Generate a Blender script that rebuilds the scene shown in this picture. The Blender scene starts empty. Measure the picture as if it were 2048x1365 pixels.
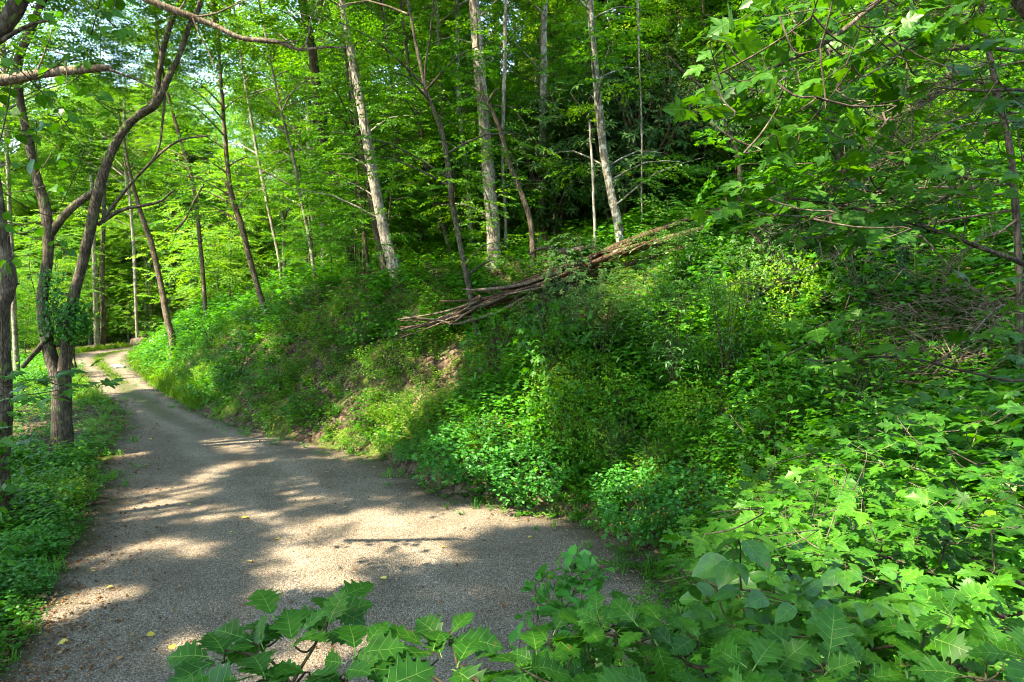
import bpy, math, random
import numpy as np
from mathutils import Vector, Matrix, noise as mnoise

R = math.radians
sc = bpy.context.scene
col = sc.collection

# ------------------------------------------------------------------ camera, sky, sun
F = 1365.0                      # focal length in pixels of the 2048-wide photograph
CAM = np.array([0.0, 0.0, 3.2])
PITCH = R(3.46)
cd = bpy.data.cameras.new('camera'); cam = bpy.data.objects.new('camera', cd); col.objects.link(cam)
cd.sensor_width = 36.0; cd.lens = 24.0; cd.clip_end = 3000.0; cd.clip_start = 0.05
cam.location = CAM; cam.rotation_euler = (R(90) - PITCH, 0, 0)
sc.camera = cam

SUN = np.array([-0.52, -0.30, 0.86]); SUN /= np.linalg.norm(SUN)
elev = math.asin(SUN[2]); azim = math.atan2(SUN[0], SUN[1])
w = bpy.data.worlds.new('World'); sc.world = w; w.use_nodes = True
wn = w.node_tree; wn.nodes.clear()
sky = wn.nodes.new('ShaderNodeTexSky'); sky.sky_type = 'NISHITA'; sky.sun_disc = False
sky.sun_elevation = elev; sky.sun_rotation = azim; sky.air_density = 1.0; sky.dust_density = 0.4; sky.ozone_density = 2.5
bg = wn.nodes.new('ShaderNodeBackground'); bg.inputs['Strength'].default_value = 0.15
wo = wn.nodes.new('ShaderNodeOutputWorld')
wn.links.new(sky.outputs[0], bg.inputs[0]); wn.links.new(bg.outputs[0], wo.inputs[0])
sl = bpy.data.lights.new('sun', 'SUN'); sl.energy = 3.8; sl.angle = R(0.53); sl.color = (1.0, 0.95, 0.86)
so = bpy.data.objects.new('sun', sl); col.objects.link(so)
so.rotation_euler = Vector(SUN).to_track_quat('Z', 'Y').to_euler()
sc.view_settings.view_transform = 'Standard'; sc.view_settings.look = 'None'
sc.view_settings.exposure = 2.78; sc.view_settings.gamma = 1.0
sc.view_settings.use_white_balance = True; sc.view_settings.white_balance_temperature = 8000; sc.view_settings.white_balance_tint = 6
sc.render.engine = 'CYCLES'
sc.cycles.max_bounces = 6; sc.cycles.diffuse_bounces = 4; sc.cycles.glossy_bounces = 2
sc.cycles.transmission_bounces = 3; sc.cycles.transparent_max_bounces = 4
sc.cycles.use_denoising = True; sc.cycles.pixel_filter_type = 'BLACKMAN_HARRIS'; sc.cycles.filter_width = 1.05; sc.cycles.sample_clamp_indirect = 8.0
sc.cycles.use_adaptive_sampling = True; sc.cycles.adaptive_threshold = 0.015
sc.cycles.caustics_reflective = False; sc.cycles.caustics_refractive = False

def at(px, py, Y):
    d = np.array([(px - 1024) / F, math.cos(PITCH) + (682.5 - py) / F * math.sin(PITCH),
                  -math.sin(PITCH) + (682.5 - py) / F * math.cos(PITCH)])
    return CAM + d * (Y / d[1])

# ------------------------------------------------------------------ terrain
def smooth_poly(pts, n):
    pts = np.array(pts, float)
    P = np.vstack([2 * pts[0] - pts[1], pts, 2 * pts[-1] - pts[-2]])
    out = []
    m = len(pts) - 1
    for t in np.linspace(0, m, n):
        i = min(int(t), m - 1); f = t - i
        a, b, c, d = P[i], P[i + 1], P[i + 2], P[i + 3]
        out.append(0.5 * (2 * b + (c - a) * f + (2 * a - 5 * b + 4 * c - d) * f * f + (3 * b - a - 3 * c + d) * f ** 3))
    return np.array(out)

RE = [(-14, -8), (-4.5, -0.6), (-0.6, 2.6), (0.8, 4.2), (1.5, 5.7), (1.85, 7.2), (1.65, 8.8), (0.8, 9.9), (-0.85, 10.9),
      (-1.6, 12.1), (-2.75, 13.6), (-4.4, 15.0), (-7.3, 17.5), (-11.7, 23), (-16.5, 30), (-21.3, 38), (-22.4, 43), (-20.5, 48), (-14, 54), (0, 60)]
LE = [(-18, -2), (-10, 1.2), (-6.0, 3.2), (-4.9, 4.6), (-4.4, 5.7), (-5.0, 7.0), (-5.6, 8.2), (-6.0, 9.4), (-6.7, 10.9),
      (-7.6, 12.4), (-8.2, 13.7), (-9.3, 16.0), (-10.6, 18.6), (-14.2, 23.3), (-19.0, 30), (-24.3, 37), (-26.0, 43), (-24, 50), (-16, 57.5), (0, 64)]
REs = smooth_poly(RE, 160); LEs = smooth_poly(LE, 160)

def sdist(x, y, poly):
    """signed distance to a polyline, positive on its right side"""
    x = np.asarray(x, float); y = np.asarray(y, float)
    best = np.full(x.shape, 1e9); sgn = np.ones(x.shape)
    for i in range(len(poly) - 1):
        a, b = poly[i], poly[i + 1]; d = b - a; L2 = d @ d
        t = np.clip(((x - a[0]) * d[0] + (y - a[1]) * d[1]) / L2, 0, 1)
        ex = x - a[0] - t * d[0]; ey = y - a[1] - t * d[1]
        q = ex * ex + ey * ey
        s = np.where(ex * d[1] - ey * d[0] > 0, 1.0, -1.0)
        m = q < best
        best = np.where(m, q, best); sgn = np.where(m, s, sgn)
    return np.sqrt(best) * sgn

def vnoise(x, y, seed=0):
    """cheap value noise on arrays"""
    x = np.asarray(x, float); y = np.asarray(y, float)
    xi = np.floor(x).astype(int); yi = np.floor(y).astype(int); xf = x - xi; yf = y - yi
    def h(a, b):
        v = np.sin(a * 127.1 + b * 311.7 + seed * 74.7) * 43758.5453
        return v - np.floor(v)
    u = xf * xf * (3 - 2 * xf); v = yf * yf * (3 - 2 * yf)
    return (h(xi, yi) * (1 - u) + h(xi + 1, yi) * u) * (1 - v) + (h(xi, yi + 1) * (1 - u) + h(xi + 1, yi + 1) * u) * v

def fbm(x, y, seed=0):
    return (vnoise(x, y, seed) * .5 + vnoise(x * 2.1, y * 2.1, seed + 3) * .28 + vnoise(x * 4.3, y * 4.3, seed + 7) * .15) / .93

def height(x, y):
    x = np.asarray(x, float); y = np.asarray(y, float)
    dr = sdist(x, y, REs[::2]); dl = -sdist(x, y, LEs[::2])
    H = np.interp(x, [-24, -18, -10, -4, 2.5, 8], [1.0, 1.9, 2.9, 3.9, 4.5, 5.0])
    W = np.interp(x, [-24, -18, -10, -4, 2.5, 8], [3.0, 3.0, 3.4, 4.0, 7.0, 8.0])
    s2 = np.interp(x, [-20, -8, 0, 8], [0.10, 0.16, 0.30, 0.42])
    near = np.clip((4.0 - y) / 4.0, 0, 1)
    d = np.clip(dr, 0, None); t = np.clip(d / W, 0, 1)
    bank = H * (t + 0.10 * np.sin(t * math.pi)) * (1 - .25 * near)
    up = s2 * np.clip(d - W, 0, 70)
    n = (fbm(x * .45, y * .45, 1) - .5) * 1.1 + (fbm(x * 1.7, y * 1.7, 5) - .5) * .28
    z = bank + up + n * np.clip(d / 2.5, 0, 1) * np.clip(1.2 - .2 * near, 0, 1)
    g = np.clip(dl, 0, None)
    z = z + np.where(dl > 0, -0.05 * np.clip(g - .5, 0, 25) + (n * .45) * np.clip(g / 3, 0, 1), 0)
    # far ground: the hills the woods stand on
    r = np.sqrt(x * x + y * y)
    z = z + np.clip(r - 85, 0, 400) * 0.16 * np.clip((y + 40) / 60, 0, 1)
    return z

def hgt(x, y): return float(height(np.array([x]), np.array([y]))[0])

def ground_hit(px, py, y0=3.0, y1=80.0):
    ys = np.arange(y0, y1, .1)
    a = at(px, py, 1.0) - CAM; a = a / a[1]
    X = CAM[0] + a[0] * ys; Z = CAM[2] + a[2] * ys
    hh = height(X, ys)
    k = np.where(hh >= Z)[0]
    i = k[0] if len(k) else -1
    return np.array([X[i], ys[i], hh[i]])

# ------------------------------------------------------------------ small helpers
def tag(o, label=None, cat=None, group=None, kind=None):
    if label: o['label'] = label
    if cat: o['category'] = cat
    if group: o['group'] = group
    if kind: o['kind'] = kind
    return o

def empty(name, loc, label, cat, group=None):
    o = bpy.data.objects.new(name, None); o.empty_display_size = .2; col.objects.link(o)
    o.location = [float(v) for v in loc]
    return tag(o, label, cat, group)

def link(name, mesh, parent=None, kind=None):
    o = bpy.data.objects.new(name, mesh); col.objects.link(o)
    if parent is not None: o.parent = parent
    if kind: o['kind'] = kind
    return o

# ------------------------------------------------------------------ materials
def new_mat(name):
    m = bpy.data.materials.new(name); m.use_nodes = True
    nt = m.node_tree; nt.nodes.clear()
    out = nt.nodes.new('ShaderNodeOutputMaterial')
    return m, nt, out

def nd(nt, typ, **kw):
    n = nt.nodes.new(typ)
    for k, v in kw.items():
        if k in n.inputs: n.inputs[k].default_value = v
        else: setattr(n, k, v)
    return n

def ramp(nt, src, stops):
    r = nt.nodes.new('ShaderNodeValToRGB'); e = r.color_ramp.elements
    while len(e) < len(stops): e.new(.5)
    for i, (p, c) in enumerate(stops):
        e[i].position = p; e[i].color = (c[0], c[1], c[2], 1)
    nt.links.new(src, r.inputs[0]); return r

def leaf_mat(name, dark, mid, light, trans=.4, tcol=None, rough=.45, spec=.35, clump=.5, spots=False):
    m, nt, out = new_mat(name); L = nt.links.new
    a = nd(nt, 'ShaderNodeAttribute', attribute_name='tint')
    oi = nd(nt, 'ShaderNodeObjectInfo')
    geo = nd(nt, 'ShaderNodeNewGeometry')
    ns = nd(nt, 'ShaderNodeTexNoise', Scale=clump); ns.inputs['Detail'].default_value = 2
    L(geo.outputs['Position'], ns.inputs['Vector'])
    s1 = nd(nt, 'ShaderNodeMath', operation='MULTIPLY_ADD'); s1.inputs[1].default_value = .55
    L(a.outputs['Fac'], s1.inputs[0])
    s2 = nd(nt, 'ShaderNodeMath', operation='MULTIPLY_ADD'); s2.inputs[1].default_value = .25
    L(oi.outputs['Random'], s2.inputs[0])
    s3 = nd(nt, 'ShaderNodeMath', operation='MULTIPLY_ADD'); s3.inputs[1].default_value = 1.3; s3.inputs[2].default_value = -.55
    L(ns.outputs['Fac'], s3.inputs[0]); L(s3.outputs[0], s2.inputs[2]); L(s2.outputs[0], s1.inputs[2])
    cr = ramp(nt, s1.outputs[0], [(.05, dark), (.5, mid), (.95, light)])
    csrc = cr.outputs[0]
    if spots:
        tc_ = nd(nt, 'ShaderNodeTexCoord'); av_ = nd(nt, 'ShaderNodeVectorMath', operation='ADD'); L(tc_.outputs['Object'], av_.inputs[0])
        cm_ = nd(nt, 'ShaderNodeCombineXYZ'); r9 = nd(nt, 'ShaderNodeMath', operation='MULTIPLY'); r9.inputs[1].default_value = 60; L(oi.outputs['Random'], r9.inputs[0]); L(r9.outputs[0], cm_.inputs[0]); L(cm_.outputs[0], av_.inputs[1])
        n7 = nd(nt, 'ShaderNodeTexNoise', Scale=5.0); n7.inputs['Detail'].default_value = 5; L(av_.outputs[0], n7.inputs['Vector'])
        k7 = ramp(nt, n7.outputs['Fac'], [(.66, (0, 0, 0)), (.71, (1, 1, 1))]); v7 = ramp(nt, n7.outputs['Fac'], [(.3, (.72, .74, .7)), (.62, (1.18, 1.15, 1.1))])
        q7 = nd(nt, 'ShaderNodeMix', data_type='RGBA', blend_type='MULTIPLY'); q7.inputs[0].default_value = 1; L(csrc, q7.inputs[6]); L(v7.outputs[0], q7.inputs[7])
        m7 = nd(nt, 'ShaderNodeMix', data_type='RGBA'); L(k7.outputs[0], m7.inputs[0]); L(q7.outputs[2], m7.inputs[6]); m7.inputs[7].default_value = (.13, .10, .03, 1); csrc = m7.outputs[2]
    p = nd(nt, 'ShaderNodeBsdfPrincipled', Roughness=rough)
    p.inputs['Specular IOR Level'].default_value = spec
    L(csrc, p.inputs['Base Color'])
    t = nd(nt, 'ShaderNodeBsdfTranslucent')
    hs = nd(nt, 'ShaderNodeMix', data_type='RGBA', blend_type='MULTIPLY'); hs.inputs[0].default_value = 1
    L(csrc, hs.inputs[6]); tc = tcol or (1.9, 1.6, .7); hs.inputs[7].default_value = (*tc, 1)
    L(hs.outputs[2], t.inputs['Color'])
    mx = nd(nt, 'ShaderNodeMixShader'); mx.inputs[0].default_value = trans
    L(p.outputs[0], mx.inputs[1]); L(t.outputs[0], mx.inputs[2]); L(mx.outputs[0], out.inputs[0])
    return m

def bark_mat(name, c1, c2, c3, vert=10., bump=.5, lichen=None, lich_amt=.55, scale=1., crack=.75):
    m, nt, out = new_mat(name); L = nt.links.new
    tc = nd(nt, 'ShaderNodeTexCoord')
    mp = nd(nt, 'ShaderNodeMapping'); mp.inputs['Scale'].default_value = (vert * scale, vert * scale, vert * .30 * scale)
    L(tc.outputs['Object'], mp.inputs[0])
    n1 = nd(nt, 'ShaderNodeTexNoise', Scale=2.2); n1.inputs['Detail'].default_value = 6; n1.inputs['Roughness'].default_value = .65
    L(mp.outputs[0], n1.inputs['Vector'])
    v = nd(nt, 'ShaderNodeTexVoronoi', Scale=2.0); v.feature = 'DISTANCE_TO_EDGE'
    L(mp.outputs[0], v.inputs['Vector'])
    cr = ramp(nt, n1.outputs['Fac'], [(.3, c1), (.52, c2), (.72, c3)])
    colr = cr.outputs[0]
    if lichen:
        n2 = nd(nt, 'ShaderNodeTexNoise', Scale=7.0 * scale); n2.inputs['Detail'].default_value = 5
        L(tc.outputs['Object'], n2.inputs['Vector'])
        r2 = ramp(nt, n2.outputs['Fac'], [(lich_amt - .04, (0, 0, 0)), (lich_amt + .05, (1, 1, 1))])
        mx = nd(nt, 'ShaderNodeMix', data_type='RGBA')
        L(r2.outputs[0], mx.inputs[0]); L(colr, mx.inputs[6]); mx.inputs[7].default_value = (*lichen, 1)
        colr = mx.outputs[2]
    ck = ramp(nt, v.outputs[0], [(.0, (.32, .30, .28)), (.16, (1, 1, 1))])
    n4 = nd(nt, 'ShaderNodeTexNoise', Scale=3.2); n4.inputs['Detail'].default_value = 4; L(tc.outputs['Object'], n4.inputs['Vector'])
    k4 = ramp(nt, n4.outputs['Fac'], [(.36, (.55, .52, .48)), (.62, (1.25, 1.22, 1.18))])
    m4 = nd(nt, 'ShaderNodeMix', data_type='RGBA', blend_type='MULTIPLY'); m4.inputs[0].default_value = crack; L(colr, m4.inputs[6]); L(ck.outputs[0], m4.inputs[7])
    m5 = nd(nt, 'ShaderNodeMix', data_type='RGBA', blend_type='MULTIPLY'); m5.inputs[0].default_value = .9; L(m4.outputs[2], m5.inputs[6]); L(k4.outputs[0], m5.inputs[7]); colr = m5.outputs[2]
    p = nd(nt, 'ShaderNodeBsdfPrincipled', Roughness=.9); p.inputs['Specular IOR Level'].default_value = .15
    L(colr, p.inputs['Base Color'])
    mul = nd(nt, 'ShaderNodeMath', operation='MULTIPLY_ADD'); mul.inputs[1].default_value = .6
    L(v.outputs[0], mul.inputs[0]); L(n1.outputs['Fac'], mul.inputs[2])
    b = nd(nt, 'ShaderNodeBump', Strength=bump, Distance=.03)
    L(mul.outputs[0], b.inputs['Height']); L(b.outputs[0], p.inputs['Normal']); L(p.outputs[0], out.inputs[0])
    return m

M = {}
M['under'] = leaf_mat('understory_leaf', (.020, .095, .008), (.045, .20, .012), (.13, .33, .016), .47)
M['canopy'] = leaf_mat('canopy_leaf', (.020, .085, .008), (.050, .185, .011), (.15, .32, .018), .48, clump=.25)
M['sunny'] = leaf_mat('sun_tinted_leaf', (.050, .17, .014), (.105, .28, .022), (.24, .41, .05), .50, clump=.3)  # sunlight put into the colour: a lit copy of the woodland leaf
M['rhodo'] = leaf_mat('rhododendron_leaf', (.014, .045, .010), (.028, .085, .016), (.07, .15, .03), .15, rough=.5, spec=.15)
M['herb'] = leaf_mat('herb_leaf', (.018, .105, .008), (.042, .215, .012), (.115, .34, .016), .40, clump=.8)
M['herb_yellow'] = leaf_mat('yellow_green_leaf', (.045, .155, .009), (.10, .265, .013), (.22, .37, .022), .42, clump=.9)
M['herb_cool'] = leaf_mat('cool_green_leaf', (.020, .11, .020), (.045, .23, .030), (.085, .33, .05), .35, clump=.8)
M['pinnate'] = leaf_mat('pinnate_leaf', (.035, .12, .025), (.075, .21, .05), (.14, .29, .09), .35, rough=.4, spec=.4)
M['grass'] = leaf_mat('grass_blade', (.05, .13, .010), (.11, .24, .015), (.22, .33, .03), .4)
M['oak'] = leaf_mat('oak_leaf', (.014, .080, .009), (.024, .125, .011), (.052, .20, .015), .34, tcol=(1.9, 1.7, .5), rough=.45, spec=.22, clump=1.5, spots=True)
M['maple'] = leaf_mat('maple_leaf', (.015, .080, .009), (.030, .140, .011), (.070, .225, .016), .38, tcol=(1.9, 1.7, .5), rough=.45, spec=.25, clump=1.2, spots=True)
M['maple_dark'] = leaf_mat('shaded_maple_leaf', (.018, .085, .012), (.036, .14, .012), (.08, .23, .018), .42, tcol=(1.9, 1.7, .5), rough=.4, spec=.28, clump=1.0, spots=True)
M['ovate'] = leaf_mat('glossy_ovate_leaf', (.018, .09, .014), (.032, .135, .018), (.06, .20, .022), .28, rough=.33, spec=.4, clump=1.5, spots=True)
M['vein'] = leaf_mat('leaf_vein', (.09, .22, .03), (.13, .27, .04), (.17, .31, .05), .2)
M['litter'] = leaf_mat('dead_leaf', (.10, .045, .02), (.20, .10, .045), (.36, .24, .13), .1, tcol=(1.2, 1, .8), rough=.8, spec=.1, clump=2)
M['yellow'] = leaf_mat('yellow_fallen_leaf', (.55, .36, .04), (.66, .48, .07), (.72, .60, .16), .2, tcol=(1, 1, .8), rough=.6)
M['bark_grey'] = bark_mat('grey_bark', (.13, .112, .088), (.31, .275, .23), (.48, .44, .385), 12, .7, (.50, .47, .40), .60)
M['bark_pale'] = bark_mat('pale_bark', (.13, .118, .095), (.34, .31, .27), (.54, .51, .455), 7, .4, (.10, .12, .06), .64)
M['bark_speckled'] = bark_mat('speckled_bark', (.07, .065, .05), (.17, .16, .13), (.32, .30, .25), 10, .5, (.48, .49, .42), .55)
M['bark_dark'] = bark_mat('dark_bark', (.042, .032, .024), (.115, .090, .068), (.23, .185, .145), 12, .8, (.13, .16, .08), .64)
M['bark_brown'] = bark_mat('brown_bark', (.045, .037, .028), (.115, .095, .073), (.22, .19, .15), 12, .8, (.14, .19, .07), .62)
M['bark_red'] = bark_mat('reddish_bark', (.07, .05, .036), (.18, .135, .10), (.33, .265, .21), 14, .8)
M['twig'] = bark_mat('twig_bark', (.04, .035, .018), (.09, .078, .04), (.15, .13, .07), 20, .3)
M['dead_wood'] = bark_mat('dead_wood', (.045, .026, .016), (.13, .078, .05), (.31, .22, .155), 14, 1.)
M['dead_grey'] = bark_mat('weathered_dead_wood', (.07, .05, .036), (.19, .145, .105), (.36, .31, .255), 14, .8)

def ground_mat():
    m, nt, out = new_mat('woodland_soil'); L = nt.links.new
    g = nd(nt, 'ShaderNodeNewGeometry')
    v = nd(nt, 'ShaderNodeTexVoronoi', Scale=14.0); v.inputs['Randomness'].default_value = 1
    n = nd(nt, 'ShaderNodeTexNoise', Scale=9.0); n.inputs['Detail'].default_value = 8
    n2 = nd(nt, 'ShaderNodeTexNoise', Scale=.7); n2.inputs['Detail'].default_value = 5
    for q in (v, n, n2): L(g.outputs['Position'], q.inputs['Vector'])
    c1 = ramp(nt, v.outputs['Color'], [(0, (.026, .018, .011)), (.5, (.08, .055, .034)), (1, (.19, .135, .09))])
    c2 = ramp(nt, n.outputs['Fac'], [(.3, (.3, .3, .3)), (.7, (1.3, 1.3, 1.3))])
    mu = nd(nt, 'ShaderNodeMix', data_type='RGBA', blend_type='MULTIPLY'); mu.inputs[0].default_value = 1
    L(c1.outputs[0], mu.inputs[6]); L(c2.outputs[0], mu.inputs[7])
    ms = ramp(nt, n2.outputs['Fac'], [(.48, (0, 0, 0)), (.60, (1, 1, 1))])
    mx = nd(nt, 'ShaderNodeMix', data_type='RGBA'); L(ms.outputs[0], mx.inputs[0]); L(mu.outputs[2], mx.inputs[6])
    mc = ramp(nt, n.outputs['Fac'], [(.3, (.03, .05, .01)), (.7, (.10, .13, .02))]); L(mc.outputs[0], mx.inputs[7])
    p = nd(nt, 'ShaderNodeBsdfPrincipled', Roughness=.95); p.inputs['Specular IOR Level'].default_value = .1
    L(mx.outputs[2], p.inputs['Base Color'])
    b = nd(nt, 'ShaderNodeBump', Strength=.8, Distance=.04); L(n.outputs['Fac'], b.inputs['Height'])
    L(b.outputs[0], p.inputs['Normal']); L(p.outputs[0], out.inputs[0]); return m

def gravel_mat():
    m, nt, out = new_mat('drive_gravel'); L = nt.links.new
    g = nd(nt, 'ShaderNodeNewGeometry')
    v = nd(nt, 'ShaderNodeTexVoronoi', Scale=62.0)
    v2 = nd(nt, 'ShaderNodeTexVoronoi', Scale=150.0)
    n = nd(nt, 'ShaderNodeTexNoise', Scale=1.1); n.inputs['Detail'].default_value = 7; n.inputs['Roughness'].default_value = .6
    n3 = nd(nt, 'ShaderNodeTexNoise', Scale=22.0); n3.inputs['Detail'].default_value = 6
    for q in (v, v2, n, n3): L(g.outputs['Position'], q.inputs['Vector'])
    sp = nd(nt, 'ShaderNodeSeparateColor'); L(v.outputs['Color'], sp.inputs[0])
    sp2 = nd(nt, 'ShaderNodeSeparateColor'); L(v2.outputs['Color'], sp2.inputs[0])
    av = nd(nt, 'ShaderNodeMath', operation='ADD'); L(sp.outputs[0], av.inputs[0]); L(sp2.outputs[1], av.inputs[1])
    hf = nd(nt, 'ShaderNodeMath', operation='MULTIPLY'); L(av.outputs[0], hf.inputs[0]); hf.inputs[1].default_value = .5
    c1 = ramp(nt, hf.outputs[0], [(.06, (.060, .045, .032)), (.40, (.150, .120, .088)), (.74, (.25, .208, .160)), (.97, (.50, .44, .36))])
    dirt = ramp(nt, n3.outputs['Fac'], [(.3, (.034, .025, .018)), (.7, (.12, .088, .062))])
    at_ = nd(nt, 'ShaderNodeAttribute', attribute_name='edge')
    ad = nd(nt, 'ShaderNodeMath', operation='MULTIPLY_ADD'); ad.inputs[1].default_value = 1.5; ad.inputs[2].default_value = -.62
    L(n.outputs['Fac'], ad.inputs[0])
    a2 = nd(nt, 'ShaderNodeMath', operation='ADD', use_clamp=True); L(ad.outputs[0], a2.inputs[0]); L(at_.outputs['Fac'], a2.inputs[1])
    mx = nd(nt, 'ShaderNodeMix', data_type='RGBA'); L(a2.outputs[0], mx.inputs[0]); L(c1.outputs[0], mx.inputs[6]); L(dirt.outputs[0], mx.inputs[7])
    tr_ = nd(nt, 'ShaderNodeAttribute', attribute_name='track')
    tk = nd(nt, 'ShaderNodeMix', data_type='RGBA', blend_type='MULTIPLY'); tk.inputs[0].default_value = 1
    tr2 = ramp(nt, tr_.outputs['Fac'], [(0, (.80, .77, .73)), (1, (1.12, 1.11, 1.10))]); L(mx.outputs[2], tk.inputs[6]); L(tr2.outputs[0], tk.inputs[7])
    mo = nd(nt, 'ShaderNodeAttribute', attribute_name='moss')
    m2 = nd(nt, 'ShaderNodeMath', operation='MULTIPLY', use_clamp=True); L(mo.outputs['Fac'], m2.inputs[0])
    mr = ramp(nt, n3.outputs['Fac'], [(.35, (0, 0, 0)), (.55, (1, 1, 1))]); L(mr.outputs[0], m2.inputs[1])
    mx2 = nd(nt, 'ShaderNodeMix', data_type='RGBA'); L(m2.outputs[0], mx2.inputs[0]); L(tk.outputs[2], mx2.inputs[6]); mx2.inputs[7].default_value = (.05, .075, .015, 1)
    p = nd(nt, 'ShaderNodeBsdfPrincipled', Roughness=.9); p.inputs['Specular IOR Level'].default_value = .2
    L(mx2.outputs[2], p.inputs['Base Color'])
    hh = nd(nt, 'ShaderNodeMath', operation='MULTIPLY_ADD'); hh.inputs[1].default_value = -.7; L(v.outputs['Distance'], hh.inputs[0]); L(n3.outputs['Fac'], hh.inputs[2])
    b = nd(nt, 'ShaderNodeBump', Strength=.9, Distance=.02); L(hh.outputs[0], b.inputs['Height'])
    L(b.outputs[0], p.inputs['Normal']); L(p.outputs[0], out.inputs[0]); return m

def stone_mat(name, a, b_):
    m, nt, out = new_mat(name); L = nt.links.new
    tc = nd(nt, 'ShaderNodeTexCoord')
    n = nd(nt, 'ShaderNodeTexNoise', Scale=6.0); n.inputs['Detail'].default_value = 8
    L(tc.outputs['Object'], n.inputs['Vector'])
    c = ramp(nt, n.outputs['Fac'], [(.3, a), (.7, b_)])
    p = nd(nt, 'ShaderNodeBsdfPrincipled', Roughness=.85); L(c.outputs[0], p.inputs['Base Color'])
    b = nd(nt, 'ShaderNodeBump', Strength=.6, Distance=.03); L(n.outputs['Fac'], b.inputs['Height']); L(b.outputs[0], p.inputs['Normal'])
    L(p.outputs[0], out.inputs[0]); return m
M['ground'] = ground_mat(); M['gravel'] = gravel_mat()
M['stone'] = stone_mat('grey_stone', (.16, .16, .15), (.42, .42, .40)); M['white_stone'] = stone_mat('white_stone', (.5, .49, .48), (.8, .79, .78))
M['pebble'] = stone_mat('pebble', (.11, .09, .07), (.34, .30, .24))

# ------------------------------------------------------------------ mesh accumulation with numpy
def unit(a): return a / np.maximum(np.linalg.norm(a, axis=-1, keepdims=True), 1e-9)

class Acc:
    def __init__(s): s.V = []; s.T = []; s.t = []; s.m = []; s.n = 0
    def add(s, V, T, tint=.5, mat=0):
        V = np.asarray(V, float).reshape(-1, 3); T = np.asarray(T, int).reshape(-1, 3)
        s.V.append(V); s.T.append(T + s.n); s.n += len(V)
        s.t.append(np.broadcast_to(np.asarray(tint, float), (len(T),)).copy()); s.m.append(np.full(len(T), mat, int))
    def arrays(s): return np.vstack(s.V), np.vstack(s.T), np.concatenate(s.t), np.concatenate(s.m)
    def mesh(s, name, mats, smooth=False):
        V, T, t, m = s.arrays(); return tri_mesh(name, V, T, t, m, mats, smooth)

def tri_mesh(name, V, T, t, m, mats, smooth=False):
    me = bpy.data.meshes.new(name)
    me.vertices.add(len(V)); me.vertices.foreach_set('co', V.astype(np.float32).ravel())
    me.loops.add(len(T) * 3); me.loops.foreach_set('vertex_index', T.astype(np.int32).ravel())
    me.polygons.add(len(T)); me.polygons.foreach_set('loop_start', (np.arange(len(T)) * 3).astype(np.int32))
    for x in mats: me.materials.append(x)
    if len(mats) > 1: me.polygons.foreach_set('material_index', m.astype(np.int32))
    me.polygons.foreach_set('use_smooth', np.full(len(T), smooth))
    a = me.attributes.new('tint', 'FLOAT', 'FACE'); a.data.foreach_set('value', t.astype(np.float32))
    me.update(calc_edges=True)
    return me

# leaf templates: base at the origin, pointing along +Y, face up +Z, length 1
def tmpl_diamond():
    V = [(0, 0, 0), (.30, .45, .10), (0, 1, -.12), (-.30, .45, .10)]
    return np.array(V, float), np.array([(0, 1, 2), (0, 2, 3)])
def tmpl_ovate(wd=.32):
    V = [(0, 0, 0), (wd * .75, .22, .05), (wd, .48, .07), (wd * .55, .80, 0), (0, 1, -.14), (-wd * .55, .80, 0), (-wd, .48, .07), (-wd * .75, .22, .05)]
    return np.array(V, float), np.array([(0, 1, 2), (0, 2, 3), (0, 3, 4), (0, 4, 5), (0, 5, 6), (0, 6, 7)])
def tmpl_narrow(wd=.12, droop=.25):
    V = [(0, 0, 0), (wd, .5, .02 - droop * .2), (0, 1, -droop), (-wd, .5, .02 - droop * .2), (0, .5, -.02 - droop * .2)]
    return np.array(V, float), np.array([(0, 1, 4), (1, 2, 4), (4, 2, 3), (0, 4, 3)])
def tmpl_maple():
    o = [(0, 0), (.22, -.10), (.42, .12), (.27, .24), (.52, .55), (.22, .55), (0, 1.0), (-.22, .55), (-.52, .55), (-.27, .24), (-.42, .12), (-.22, -.10)]
    V = [(0, .32, .06)] + [(x, y, -.12 * (x * x + (y - .3) ** 2) - (.05 if i % 2 == 0 else 0)) for i, (x, y) in enumerate(o)]
    n = len(o); T = [(0, 1 + i, 1 + (i + 1) % n) for i in range(n)]
    V = np.array(V, float); return V, np.array([(a, c, b) for a, b, c in T])[:, [0, 2, 1]]
TD, TO, TN, TM = tmpl_diamond(), tmpl_ovate(), tmpl_narrow(), tmpl_maple()
TL = tmpl_narrow(.07, .3)       # very narrow
TR = tmpl_narrow(.16, .30)      # rhododendron
TF = tmpl_ovate(.42)            # round leaflet

def put(acc, tm, P, D, N, S, tint, mat=0):
    P = np.asarray(P, float); n = len(P)
    if n == 0: return
    Y = unit(np.asarray(D, float)); N = np.asarray(N, float)
    Z = unit(N - (N * Y).sum(1, keepdims=True) * Y); X = np.cross(Y, Z)
    V0, T0 = tm; S = np.broadcast_to(np.asarray(S, float), (n,))
    V = P[:, None, :] + S[:, None, None] * (X[:, None, :] * V0[None, :, 0:1] + Y[:, None, :] * V0[None, :, 1:2] + Z[:, None, :] * V0[None, :, 2:3])
    T = (T0[None] + (np.arange(n) * len(V0))[:, None, None]).reshape(-1, 3)
    acc.add(V.reshape(-1, 3), T, np.repeat(np.broadcast_to(np.asarray(tint, float), (n,)), len(T0)), mat)

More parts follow.
